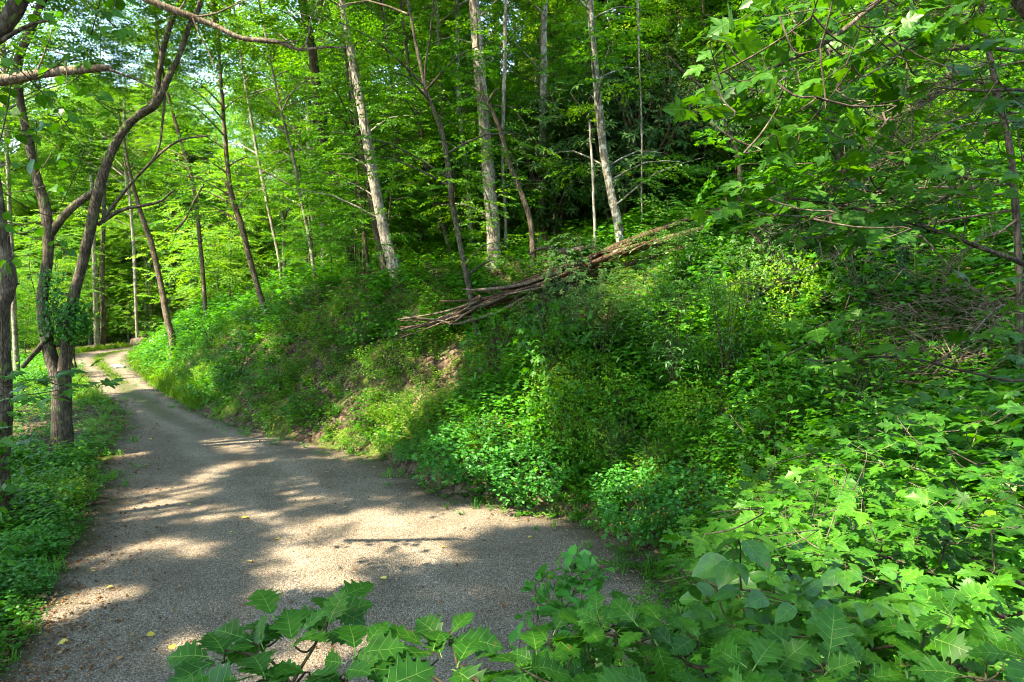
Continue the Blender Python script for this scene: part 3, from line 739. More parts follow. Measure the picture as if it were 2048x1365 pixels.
def extend(P, r, top):
    """carry a trunk on past the top of the photograph up to the height top"""
    d = unit(P[-1] - P[-2]); d[2] = max(d[2], .9); d = unit(d)
    n = 0
    while P[-1][2] < top and n < 12:
        d = unit(d + np.array([0, 0, .12])); P = np.vstack([P, P[-1] + d * 1.6]); r = np.append(r, max(r[-1] * .88, .03)); n += 1
    return P, r

TREES = []
def tree(pts, label, bark, base=None, Y=None, top=15., crown=True, flare=.6, limbs=6, seed=0, group=None, branches=(), name='tree', bush=1.0):
    """pts: (px, py, width px) from the base up"""
    if Y is None: Y = ground_hit(*(base or pts[0][:2]))[1]
    P, r = px_path(pts, Y)
    gz = hgt(P[0][0], P[0][1])
    P = np.vstack([[P[0][0], P[0][1], min(gz, P[0][2]) - .3], P]) if P[0][2] > gz - .3 else P
    if len(r) < len(P): r = np.append(r[0] * 1.05, r)
    if top: P, r = extend(P, r, gz + top)
    e = empty(name, (P[0][0], P[0][1], gz), label, 'tree', group)
    off = np.array(e.location)
    V, T = bark_tube(P - off, r, 14 if r[0] > .08 else 8, .22, .11, flare, seed + 1, .006)
    acc = Acc(); acc.add(V, T)
    link('trunk', acc.mesh('trunk', [bark], True), e)
    for bp in branches:
        bY = bp[0]; bP, br = px_path(bp[1], Y + bY, bp[2] if len(bp) > 2 else 0.)
        a = Acc(); a.add(*bark_tube(bP - off, br, 10, .16, .13, 0, seed + 7, .010)); link('branch', a.mesh('branch', [bark], True), e)
    rs_ = np.random.RandomState(seed + 50)
    if crown and limbs:
        lw = Acc(); lf = Acc(); pos, az_, pit, scl_ = [], [], [], []
        zt = 3.2 + .44 * Y; vis = [q for q in P if q[2] < zt + 2]
        for k in range(limbs * 2):
            f = rs_.uniform(.28, 1.0) * (len(vis) - 1); i_ = int(f); c0 = P[i_] + (P[min(i_ + 1, len(P) - 1)] - P[i_]) * (f - i_) - off
            a_ = rs_.uniform(0, 6.28); d_ = np.array([-math.sin(a_), math.cos(a_), .35]); Lr = rs_.uniform(1.2, 2.6)
            lw = Acc(); lw.add(*tube_arrays(smooth_poly(np.array([c0, c0 + d_ * Lr * .5 + (0, 0, .15), c0 + d_ * Lr * (1, 1, .8)]), 5), [.028, .023, .018, .012, .006], 5)); link('limb', lw.mesh('leafy_limb', [bark], True), e)
            for q in range(int(Lr / .2)):
                t_ = .25 + .75 * q / int(Lr / .2); pos.append(c0 + d_ * Lr * t_ * (1, 1, 1 - .2 * t_) + rs_.normal(0, .08, 3)); az_.append(a_ + rs_.uniform(-1.2, 1.2)); pit.append(rs_.normal(-.12, .2)); scl_.append(rs_.uniform(.8, 1.3))
        put_sprays(lf, TD, rs_, pos, np.array(az_), np.array(pit), scl_, SPR_S)
        link('leaves', lf.mesh('limb_leaves', [M['canopy']]), e, 'stuff')
    if crown:
        wd, cr = CANOPY[seed % 4]; o = link('crown', cr, e, 'stuff'); tp = P[-1] - off
        s = bush * rs_.uniform(.85, 1.15); o.scale = (s, s, s * .9); o.location = tp + np.array([0, 0, -3.5 * s]); o.rotation_euler = (0, 0, rs_.uniform(0, 6.28))
        o2 = link('limbs', wd, e, 'stuff'); o2.scale = o.scale; o2.location = o.location; o2.rotation_euler = o.rotation_euler
    TREES.append((P, Y)); print(label[:40], 'Y=%.1f base z=%.2f' % (Y, gz))
    return e

G, PL, SPk, DK, BR, RD = M['bark_grey'], M['bark_pale'], M['bark_speckled'], M['bark_dark'], M['bark_brown'], M['bark_red']
# the big forked tree at the left of the drive
tree([(122, 915, 50), (124, 860, 44), (125, 790, 42), (122, 740, 46)], 'big brown forked tree with vine clump at the left of the drive', BR, Y=13.6, top=None, crown=False, seed=1, flare=.55,
     branches=[(0, [(116, 760, 31), (96, 690, 27), (86, 600, 25), (98, 500, 23), (92, 420, 22), (75, 360, 20), (60, 290, 20), (44, 230, 16), (36, 130, 18), (60, 60, 17), (90, -10, 15), (130, -150, 12), (150, -300, 8)]),
               (0, [(126, 760, 30), (133, 700, 25), (145, 610, 24), (165, 530, 24), (184, 450, 23), (196, 390, 21), (222, 310, 20), (262, 245, 18), (308, 208, 20), (333, 165, 15), (355, 120, 12), (378, 60, 12), (400, 10, 11), (430, -90, 9), (440, -250, 6)]),
               (0.05, [(310, 208, 16), (318, 150, 13), (335, 70, 12), (360, -5, 10), (370, -120, 8)]),
               (0.05, [(100, 470, 20), (130, 430, 16), (165, 400, 15), (192, 385, 15)]),
               (0.15, [(196, 450, 10), (245, 420, 9), (320, 405, 6), (350, 380, 3)]),
               (0.1, [(205, 440, 8), (260, 370, 7), (320, 310, 6), (362, 282, 5), (425, 272, 3)]),
               (.1, [(312, 60, 5), (330, 180, 5), (320, 290, 5), (300, 330, 3)]),
               (-.1, [(45, 735, 9), (75, 700, 11), (105, 665, 12)])])
fork = bpy.data.objects['tree']; rs_f = np.random.RandomState(4)
for k, (fx, fy, fY, fs) in enumerate([(40, 40, 14.5, .74), (235, -60, 14.0, .78), (430, -70, 14.5, .66), (120, 230, 15.5, .52), (330, 90, 15.5, .42), (60, 330, 16, .4), (190, 90, 17, .5)]):
    p = at(fx, fy, fY) - np.array(fork.location); o = link('crown', CANOPY[k % 4][1], fork, 'stuff'); o.scale = (fs, fs, fs * .8); o.location = p - np.array([0, 0, 4 * fs * .8]); o.rotation_euler = (0, 0, k * 1.3)
tree([(34, 1060, 26), (16, 1010, 30), (4, 930, 32), (12, 830, 30), (8, 700, 30), (6, 620, 32), (20, 565, 33), (12, 500, 26), (2, 430, 22), (-12, 330, 22), (-30, 180, 20)],
     'light brown crooked tree at the left edge wrapped in green vine', BR, top=12, crown=False, seed=2, flare=.2,
     branches=[(0, [(20, 575, 14), (32, 570, 7), (42, 568, 3)])])
tree([(345, 680, 15), (335, 640, 14), (320, 560, 13), (303, 490, 12), (285, 440, 10), (262, 360, 9), (250, 300, 6)], 'slender tan leaning trunk rising from the bank near the bend', RD, Y=27, top=9, crown=False, seed=3, flare=.2)
tree([(538, 640, 10), (520, 590, 13), (500, 520, 14), (482, 450, 14), (462, 390, 13), (455, 340, 11), (448, 250, 9)], 'reddish brown crooked trunk on the bank crest', RD, top=12, seed=4, flare=.3, bush=.8,
     branches=[(0, [(468, 400, 8), (455, 370, 6), (445, 355, 3)])])
tree([(700, 470, 22), (690, 430, 21), (676, 385, 22), (662, 330, 23), (647, 260, 24), (635, 190, 22), (622, 90, 20), (604, 0, 18)], 'dark brown straight trunk with sunlit foot behind the bank', DK, top=18, seed=5, Y=24)
tree([(802, 585, 36), (792, 545, 28), (772, 480, 25), (757, 410, 24), (745, 340, 24), (733, 270, 22), (718, 190, 21), (703, 110, 17), (690, 40, 14), (680, -30, 13)], 'leaning pale grey trunk with mossy foot and bright white upper stem', PL, top=17, seed=6, flare=.6, base=(792, 575))
tree([(783, 590, 20), (765, 520, 15), (750, 450, 14), (738, 370, 13), (722, 290, 12), (710, 210, 10), (700, 120, 8)], 'thin dark trunk tight behind the leaning pale trunk', DK, top=14, seed=7, Y=19.4)
tree([(905, 515, 11), (885, 450, 11), (865, 385, 11), (850, 310, 10), (838, 240, 9), (824, 180, 8), (810, 80, 7)], 'thin light brown trunk leaning left, first right of the pale trunk', BR, top=13, seed=8)
tree([(957, 682, 14), (948, 630, 13), (935, 560, 13), (918, 480, 12), (903, 400, 12), (893, 320, 11), (880, 260, 11), (862, 210, 9), (850, 180, 8), (830, 90, 7)], 'tall thin brown trunk crossing in front of the fallen log', BR, top=14, seed=9, flare=.3,
     branches=[(0, [(860, 205, 6), (850, 150, 5), (862, 60, 4), (870, -10, 3)])])
tree([(898, 420, 8), (895, 320, 8), (886, 240, 8), (883, 180, 7)], 'pale thin stem behind the tall brown trunk', G, top=13, seed=10, Y=24)
tree([(947, 520, 12), (940, 430, 12), (932, 330, 12), (922, 240, 11), (918, 190, 10), (915, 90, 8)], 'grey trunk with lichen blotches left of the big grey trunk', SPk, top=14, seed=11, Y=21)
tree([(990, 545, 42), (988, 500, 32), (985, 440, 30), (976, 350, 29), (968, 250, 27), (960, 150, 26), (955, 80, 25), (948, 0, 23), (944, -60, 22)], 'biggest straight grey trunk in the middle of the bank, bark peeling pale', G, top=19, seed=12, flare=.7, base=(988, 535))
tree([(1013, 525, 9), (1011, 450, 8), (1009, 380, 7), (1006, 320, 7), (1008, 230, 10), (1010, 160, 9)], 'thin whitish stem close right of the big grey trunk', PL, top=9, crown=False, seed=13, Y=19)
tree([(1066, 500, 12), (1060, 440, 12), (1040, 380, 12), (1020, 330, 11), (1003, 270, 11), (985, 225, 9), (968, 195, 8), (960, 165, 5)], 'dark snaking stem curving up left of the straight grey trunk', DK, top=None, crown=False, seed=14, Y=17.5,
     branches=[(0, [(975, 205, 6), (960, 185, 5), (945, 175, 3)]), (0, [(975, 205, 5), (990, 182, 4), (1000, 180, 3)])])
tree([(1082, 510, 19), (1083, 440, 18), (1085, 350, 17), (1086, 250, 16), (1087, 150, 16), (1087, 60, 15), (1089, -10, 14)], 'straight smooth light grey trunk standing behind the fallen log', PL, top=19, seed=15, base=(1082, 505), flare=.3)
tree([(1077, 480, 12), (1076, 300, 11), (1074, 150, 10), (1074, 0, 9)], 'dark far trunk directly behind the straight light grey trunk', DK, top=19, seed=16, Y=30)
tree([(1254, 530, 24), (1243, 490, 21), (1232, 430, 20), (1218, 370, 19), (1205, 300, 18), (1196, 220, 17), (1188, 140, 16), (1180, 50, 15), (1176, -20, 14)], 'speckled grey trunk leaning left where the log rests', SPk, top=18, seed=17, base=(1248, 520), flare=.3)
tree([(1190, 460, 7), (1187, 400, 6), (1185, 340, 6), (1180, 280, 5), (1178, 245, 4)], 'bare thin broken stem left of the speckled trunk', PL, top=None, crown=False, seed=18, Y=16, flare=.1)
tree([(1284, 430, 4), (1283, 380, 4), (1284, 310, 4), (1283, 240, 4), (1280, 160, 3)], 'very thin grey sapling stem against the dark rhododendrons', G, top=6, crown=False, seed=19, Y=17, flare=.1)
tree([(997, 330, 9), (998, 200, 8), (996, 90, 8), (994, -20, 7)], 'far slim blue grey trunk standing in the sky gap', G, top=22, seed=20, Y=32)
tree([(840, 440, 9), (820, 350, 10), (803, 280, 10), (790, 200, 9)], 'far grey trunk in the sunlit gap left of centre', G, top=15, seed=21, Y=30, bush=.8)
tree([(855, 520, 8), (822, 400, 8), (800, 300, 7), (790, 230, 6)], 'slim dark pole trunk leaning left in the middle distance', DK, top=14, seed=22, Y=23, bush=.7)
tree([(1690, 520, 26), (1683, 380, 28), (1672, 200, 28), (1664, 80, 26), (1660, -10, 24)], 'thick furrowed grey trunk half hidden by the overhanging maple', BR, top=18, seed=23, Y=13)
tree([(1496, 420, 11), (1500, 260, 11), (1503, 120, 11), (1504, 0, 10)], 'pale slim trunk in yellow foliage near the top right', PL, top=18, seed=24, Y=24)
tree([(1478, 330, 10), (1450, 250, 9), (1420, 195, 8), (1370, 150, 6), (1330, 110, 4)], 'dark mossy leaning branch-like trunk above the rhododendrons', DK, top=None, crown=False, seed=25, Y=16)
tree([(1400, 330, 8), (1355, 200, 8), (1340, 90, 8), (1335, 0, 8)], 'slim brown far trunk above the rhododendron thicket', DK, top=18, seed=26, Y=28, bush=.8)
tree([(745, 600, 8), (730, 480, 8), (716, 350, 7), (704, 240, 6)], 'thin dark straight stem left of the leaning pale trunk', DK, top=12, seed=27, Y=20.5, bush=.7)
tree([(630, 560, 8), (617, 470, 8), (602, 400, 7), (590, 330, 7), (570, 250, 6)], 'thin pale forest stem above the leaf-littered crest', G, top=12, seed=28, Y=22, bush=.7)
tree([(560, 530, 7), (540, 430, 8), (520, 330, 7)], 'thin grey stem left of the leaf-littered crest', G, top=12, seed=29, Y=26, bush=.7)
tree([(410, 600, 9), (400, 480, 9), (385, 360, 9), (362, 280, 8)], 'pinkish grey stem in shade above the bend', RD, top=12, seed=30, Y=30, bush=.8)
# trunks around and beyond the bend
tree([(195, 700, 11), (192, 650, 11), (190, 560, 10), (186, 440, 9)], 'pale left stem of the pair standing beyond the bend', G, Y=47, top=15, seed=31)
tree([(204, 700, 12), (207, 640, 12), (205, 560, 10), (208, 440, 9)], 'browner right stem of the pair standing beyond the bend', BR, Y=47.5, top=15, seed=32)
for k, (px_, wd_) in enumerate([(292, 8), (303, 6), (312, 7), (322, 6)]):
    tree([(px_, 690, wd_), (px_ - 1, 630, wd_), (px_ + 2, 560, wd_), (px_ - 2, 440, wd_)], ['leftmost pale trunk of four beyond the white stones', 'second pale trunk of four beyond the white stones', 'third pale trunk of four beyond the white stones', 'rightmost pale trunk of four beyond the white stones'][k], PL, Y=56 + k, top=16, seed=33 + k, group='four pale trunks beyond the bend')
tree([(34, 745, 13), (30, 660, 12), (26, 560, 11)], 'grey far trunk beside the crooked tree at left', G, Y=27, top=13, seed=40)
tree([(272, 610, 6), (268, 500, 7), (262, 420, 6)], 'thin far stem between forked tree and tan trunk', G, Y=42, top=13, seed=41)
print('trees done')

# ------------------------------------------------------------------ woods behind: understory trees sharing a few meshes
UND = []
for s, (h, r, tm_, spr) in enumerate([(8, 2.5, TD, SPR_S), (9.5, 2.8, TD, SPR_S), (7, 2.3, TD, SPR_S), (10, 3.0, TD, SPR_L), (8.5, 2.6, TD, SPR_L), (5, 1.9, TM, SPR_S)]):
    wd, cr = layered_tree(200 + s, h, r, 1.0, 30 + s, tm_, spr, .35)
    ca = cr.arrays(); wa = wd.arrays()
    UND.append((tri_mesh('thin_trunk', *wa[:2], wa[2], wa[3], [M['bark_brown']], True),
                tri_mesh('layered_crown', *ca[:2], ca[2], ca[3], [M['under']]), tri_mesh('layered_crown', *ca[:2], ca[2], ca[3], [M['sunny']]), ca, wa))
rs = np.random.RandomState(77)
MARKS = [(60, 'left of the forked tree'), (180, 'behind the forked tree'), (330, 'between forked tree and tan leaning trunk'), (430, 'beside the tan leaning trunk'), (520, 'behind the reddish crooked trunk'), (600, 'above the leaf-littered crest'),
         (680, 'behind the dark brown straight trunk'), (760, 'behind the white-topped leaning trunk'), (860, 'in the gap right of the white-topped trunk'), (930, 'behind the tall thin brown trunk'), (1010, 'behind the biggest grey trunk'),
         (1080, 'behind the dark snaking stem'), (1170, 'behind the straight light grey trunk'), (1260, 'behind the speckled leaning trunk'), (1400, 'above the rhododendron thicket'), (1550, 'above the mossy leaning branch'), (1720, 'behind the overhanging maple bough'), (1900, 'between maple bough and dead conifer'), (9999, 'behind the dead conifer at right')]
def where(x, y):
    u = x / y * F + 1024
    return next(t for a, t in MARKS if u < a)
USED = {}
def spot(prefix, x, y):
    w_ = where(x, y); d = 'nearer' if y < 31 else ('mid-distance' if y < 42 else 'far')
    return '%s %s, %s' % (d, prefix, w_)
def understory(x, y, k, s, label, group, sunny=False, lift=0, name='understory_tree'):
    z = hgt(x, y); e = empty(name, (x, y, z), label, 'tree', group)
    e.rotation_euler = (rs.normal(0, .04), rs.normal(0, .04), rs.uniform(0, 6.28)); e.scale = (s, s, s)
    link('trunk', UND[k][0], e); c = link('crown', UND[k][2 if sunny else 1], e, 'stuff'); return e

def free_of_trunks(x, y, tol):
    """true when no photographed trunk stands behind this spot as seen on the bank"""
    for P, Y in TREES:
        if Y < y: continue
        for q in P[::2]:
            if q[2] > 12: continue
            f = y / max(q[1], .1)
            if abs(q[0] * f - x) < tol: return False
    return True
# the wood behind the bank
GA = 'young trees filling the wood behind the bank'
cnt = 0
for i in range(110):
    y = rs.uniform(23, 52); x = rs.uniform(-.62, .86) * y
    dr_ = float(sdist(np.array([x]), np.array([y]), REs[::2])[0])
    if dr_ < 3.5: continue
    if abs(x / y - (-.018)) < .06 and y > 23: continue
    if abs(x / y - (-.18)) < .02 and y > 26: continue
    s_ = rs.uniform(.8, 1.35); wd_ = 'short' if s_ < .98 else 'medium' if s_ < 1.17 else 'tall'
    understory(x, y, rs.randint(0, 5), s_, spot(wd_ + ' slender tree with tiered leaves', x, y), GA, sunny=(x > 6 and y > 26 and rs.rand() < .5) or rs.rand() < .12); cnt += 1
print('wood trees', cnt)
for i in range(84):
    y = rs.uniform(19, 26); x = rs.uniform(-.50, .10) * y
    if float(sdist(np.array([x]), np.array([y]), REs[::2])[0]) < 3.5 or not free_of_trunks(x, y, .12): continue
    s_ = rs.uniform(.4, .85); wd_ = 'low' if s_ < .55 else 'middling' if s_ < .7 else 'high'; rn_ = 'first row' if y < 21.3 else 'second row' if y < 23.6 else 'third row'
    understory(x, y, rs.randint(0, 6), s_, '%s young tree, %s among the trunks, %s' % (wd_, rn_, where(x, y)), GA)
GB = 'sunlit small trees beyond the bend of the drive'
for i in range(70):
    y = rs.uniform(34, 72); x = -rs.uniform(.42, .90) * y
    dl_ = float(-sdist(np.array([x]), np.array([y]), LEs[::2])[0]); dr_ = float(sdist(np.array([x]), np.array([y]), REs[::2])[0])
    if dl_ < 2.5 and dr_ < 3: continue
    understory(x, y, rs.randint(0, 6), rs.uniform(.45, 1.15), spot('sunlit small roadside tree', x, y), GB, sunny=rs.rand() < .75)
# tall full-crowned trees that close the sky behind
BIG = []
for s_ in range(4):
    wd, cr = clump_tree(320 + s_, 15, 3.9, 3.5, 64, 30, TD, SPR_L, .5); ca = cr.arrays(); wa = wd.arrays()
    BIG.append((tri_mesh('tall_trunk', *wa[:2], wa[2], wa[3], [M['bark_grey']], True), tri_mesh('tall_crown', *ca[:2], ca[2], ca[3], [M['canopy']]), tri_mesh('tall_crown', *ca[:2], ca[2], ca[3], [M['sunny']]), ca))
GD = 'tall leafy trees closing the view behind the wood'
def gap(x, y):
    u = x / y * F + 1024
    return any(abs(u - c) < w_ for c, w_ in ((1000, 30), (225, 26), (780, 16), (1228, 16)))
def open_sky(ca, e_loc, rz, sc1, holes):
    """crown with the openings that stand in it left free of leaves"""
    V, T, t, m = ca; c, s_ = math.cos(rz), math.sin(rz); W = V * sc1; W = np.column_stack([W[:, 0] * c - W[:, 1] * s_, W[:, 0] * s_ + W[:, 1] * c, W[:, 2]]) + e_loc
    C = W[T[:, 0]]; kill = np.zeros(len(T), bool)
    for hd, hr in holes:
        d = C - CAM; k = np.linalg.norm(d - (d @ hd)[:, None] * hd, axis=1) / np.maximum(d @ hd, .1)
        edge_ = hr * (.55 + .9 * fbm(C[:, 0] * 1.3, C[:, 2] * 1.3, 5)); kill |= k < edge_
    if not kill.any(): return None
    return V, T[~kill], t[~kill], m[~kill]
HOLES = []
for hx, hy, hr in ((1000, 50, 55), (1000, 120, 30), (785, 165, 40), (235, 130, 42), (150, 60, 24), (300, 110, 20), (1228, 12, 32), (340, 60, 22), (20, 290, 16)):
    d_ = unit(at(hx, hy, 10) - CAM); HOLES.append((d_, hr / F))
for i in range(205):
    y = rs.uniform(29, 66); x = rs.uniform(-.84, .86) * y
    if i > 165: y = rs.uniform(56, 76); x = -rs.uniform(.35, .88) * y
    d1 = float(sdist(np.array([x]), np.array([y]), REs[::2])[0])
    if abs(d1) < 4.5 or (x < -.36 * y and y < 56): continue
    sc_ = rs.uniform(.9, 1.35); k = rs.randint(0, 4); rz_ = rs.uniform(0, 6.28); yl_ = (rs.rand() < .4 or x < -.5 * y or x > .25 * y)  # yl_ picks the leaf colour with sunlight tinted in
    e = empty('tall_tree', (x, y, hgt(x, y)), spot('tall tree with full %s crown' % ('yellow green' if yl_ else 'deep green'), x, y), 'tree', GD); e.scale = (sc_, sc_, sc_); e.rotation_euler = (0, 0, rz_)
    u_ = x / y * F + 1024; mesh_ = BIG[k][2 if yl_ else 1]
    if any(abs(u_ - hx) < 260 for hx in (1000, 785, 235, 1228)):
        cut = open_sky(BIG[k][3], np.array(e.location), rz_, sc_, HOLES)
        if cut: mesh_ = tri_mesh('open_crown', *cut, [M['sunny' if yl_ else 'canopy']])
    link('trunk', BIG[k][0], e); link('crown', mesh_, e, 'stuff')
# hillside at the right
GC = 'maples layered up the right hillside'
for i in range(46):
    y = rs.uniform(11.5, 24); x = rs.uniform(.36, .86) * y + .5
    if y < 16 and x / y < .42: continue
    if x / y > .62 and y < 15 and i % 2: continue
    understory(x, y, rs.choice([0, 1, 2, 5, 5]), rs.uniform(.5, 1.0), ('higher' if y > 17.5 else 'lower') + rs.choice([' young', ' spreading', ' slim']) + ' maple of dark layered leaves, ' + where(x, y), GC, sunny=(y > 19 and rs.rand() < .4))
# picked out in the photograph
for (px_, py_, k, s, lb) in [(560, 540, 5, .42, 'small light green maple on the crest left of the littered ground'), (440, 560, 5, .75, 'shaded dark green maple on the crest above the bend'),
                             (380, 610, 2, .6, 'dark bushy young tree overhanging the bank near the bend'), (720, 480, 5, .6, 'small leafy maple left of the leaning pale trunk'),
                             (860, 470, 5, .45, 'small maple behind the thin brown leaning trunk'), (500, 520, 0, .7, 'dense green young tree beside the reddish crooked trunk'),
                             (1150, 430, 5, .5, 'small maple between the straight grey and the speckled trunk'), (1420, 400, 5, .6, 'leafy maple at the upper end of the fallen log'),
                             (930, 480, 5, .3, 'knee-high maple left of the biggest grey trunk')]:
    q = ground_hit(px_, py_); understory(q[0], q[1], k, s, lb, None)
# far woods that read as one mass
x = []; 
while len(x) < 420:
    y_ = rs.uniform(52, 150); x_ = rs.uniform(-1.0, 1.0) * y_ * .95
    d1 = float(sdist(np.array([x_]), np.array([y_]), REs[::4])[0])
    if abs(d1) < 4: continue
    x.append((x_, y_))
x = np.array(x); n = len(x); z = height(x[:, 0], x[:, 1])
c1 = clump_tree(301, 10, 3.6, 0.2, 36, 24)[1].arrays(); c2 = clump_tree(302, 13, 4.0, 0.4, 42, 24)[1].arrays()
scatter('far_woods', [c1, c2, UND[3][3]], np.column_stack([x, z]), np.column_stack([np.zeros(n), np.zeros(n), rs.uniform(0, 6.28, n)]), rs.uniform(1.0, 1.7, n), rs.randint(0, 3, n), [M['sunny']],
        label='mass of sunlit green woodland far behind the near trees', cat='woodland')
print('woods done')

# ------------------------------------------------------------------ rhododendrons
RH = []
for s in range(4):
    wd, cr = rhodo_bush(400 + s, 1.5, 2.7, 520); RH.append((wd.mesh('rhododendron_stems', [M['bark_red']], True), cr.mesh('rhododendron_foliage', [M['rhodo']])))
def rhodo(x, y, s, label, group=None, k=0, dz=0):
    e = empty('rhododendron', (x, y, hgt(x, y) + dz), label, 'shrub', group); e.rotation_euler = (0, 0, rs.uniform(0, 6.28)); e.scale = (s, s, s)
    link('stems', RH[k % 4][0], e); link('foliage', RH[k % 4][1], e, 'stuff'); return e
for i in range(26):
    px_ = rs.uniform(1090, 1560); Yr = rs.uniform(19.5, 26); a = at(px_, 400, Yr)
    s_ = rs.uniform(.9, 1.75)
    rhodo(a[0], Yr, s_, ('small ' if s_ < 1.15 else 'medium ' if s_ < 1.45 else 'large ') + ('%s dark glossy rhododendron %s' % ('rear' if Yr > 22.5 else 'front', 'behind the straight light grey trunk' if px_ < 1170 else 'right of the speckled leaning trunk' if px_ < 1330 else 'above the upper end of the fallen log' if px_ < 1450 else 'under the mossy leaning branch')), 'rhododendrons in the thicket behind the fallen log', i)
q = at(1150, 480, 14.6); rhodo(q[0], 14.6, .62, 'upright rhododendron growing in front of the fallen log', None, 1)
q = at(1075, 600, 14.0); rhodo(q[0], 14.0, .42, 'low rhododendron sprig just below the middle of the log', None, 2)
q = at(1165, 620, 13.2); rhodo(q[0], 13.2, .38, 'small rhododendron beside the stump under the log', None, 3)
q = at(1570, 520, 11.5); rhodo(q[0], 11.5, .55, 'shaded rhododendron on the right slope under maples', None, 0)
q = at(1740, 560, 9.8); rhodo(q[0], 9.8, .5, 'rhododendron among dead twigs at the right slope', None, 2)

# ------------------------------------------------------------------ shrubs and saplings on the bank
def shrub_type(kind, seed):
    r = np.random.RandomState(seed); acc = Acc(); wood = Acc()
    n = {'maple': 330, 'mound': 900, 'ovate': 620, 'pinnate': 60, 'willow': 36, 'fine': 900}[kind]
    for k in range(8):
        a = r.uniform(0, 6.28); rr = r.uniform(.2, .8)
        wood.add(*tube_arrays(np.array([(0, 0, -.1), (math.cos(a) * rr * .3, math.sin(a) * rr * .3, .45), (math.cos(a) * rr, math.sin(a) * rr, .95)]), [.012, .009, .003], 4))
    if kind in ('maple', 'mound', 'ovate', 'fine'):
        u = unit(r.normal(0, 1, (n, 3))); q = r.uniform(.4, 1.0, n) ** .5
        lump = 1 + .22 * np.sin(u[:, 0] * 5 + seed) * np.sin(u[:, 1] * 4 + seed * 2) + .12 * np.sin(u[:, 2] * 7)
        C = u * (q * lump)[:, None] * np.array([1, 1, .5]) + (0, 0, .52)
        D = unit(u * np.array([1, 1, .25]) + r.normal(0, .45, (n, 3)) * np.array([1, 1, .5])); N = np.array([0, 0, 1]) + u * .35 + r.normal(0, .25, (n, 3))
        if kind == 'maple': put(acc, TM, C, D, N, .14 * r.uniform(.6, 1.2, n), r.uniform(0, 1, n))
        if kind == 'ovate': put(acc, TO, C, D, N, .10 * r.uniform(.6, 1.2, n), r.uniform(0, 1, n))
        if kind == 'mound':
            for a in range(3): put(acc, TF, C + r.normal(0, .02, (n, 3)), D + r.normal(0, .7, (n, 3)) * (1, 1, .3), N, .07 * r.uniform(.7, 1.2, n), r.uniform(0, 1, n))
        if kind == 'fine':
            for a in range(3): put(acc, TD, C + r.normal(0, .03, (n, 3)), D + r.normal(0, .6, (n, 3)), N, .06 * r.uniform(.7, 1.2, n), r.uniform(0, 1, n))
    if kind == 'pinnate':
        for k in range(n):
            a = r.uniform(0, 6.28); rr = r.uniform(0, .6); V, T, t, m = pinnate(seed + k, 3, .42, .075, .2, .1, 6)
            h = r.uniform(.2, 1.0) * (1.1 - rr * .5); acc.add(V + (math.cos(a) * rr, math.sin(a) * rr, h), T, t)
    if kind == 'willow':
        for k in range(n):
            a = r.uniform(0, 6.28); rr = r.uniform(0, .35); h = r.uniform(.5, 1.0); b = np.array([math.cos(a) * rr, math.sin(a) * rr, 0]); m = 16
            t = np.linspace(.25, 1, m); P = b[None] * (1 + t[:, None] * .6) + np.column_stack([np.zeros(m), np.zeros(m), t * h]); an = np.arange(m) * 2.4 + r.uniform(0, 6)
            put(acc, TL, P, np.column_stack([np.cos(an), np.sin(an), .45 * np.ones(m)]), np.tile([0, 0, 1.], (m, 1)), .15 * r.uniform(.7, 1.1, m), r.uniform(0, 1, m))
    return wood, acc
SH = {}
for kd, mt in (('maple', 'maple'), ('mound', 'herb_cool'), ('ovate', 'herb'), ('pinnate', 'pinnate'), ('willow', 'pinnate'), ('fine', 'herb_yellow')):
    SH[kd] = []
    for s in range(2):
        wd, cr = shrub_type(kd, 500 + s * 9); SH[kd].append((wd.mesh('shrub_stems', [M['twig']]), cr.mesh('shrub_' + kd, [M[mt]])))
def shrub(px_, py_, kd, rad, hh, label, name='shrub', k=0, group=None):
    q = ground_hit(px_, py_, 3); e = empty(name, q, label, 'shrub', group); e.rotation_euler = (0, 0, rs.uniform(0, 6.28)); e.scale = (rad, rad, hh * (1.22 if px_ > 980 and py_ > 600 else 1.))
    link('stems', SH[kd][k][0], e); link('foliage', SH[kd][k][1], e, 'stuff'); return e
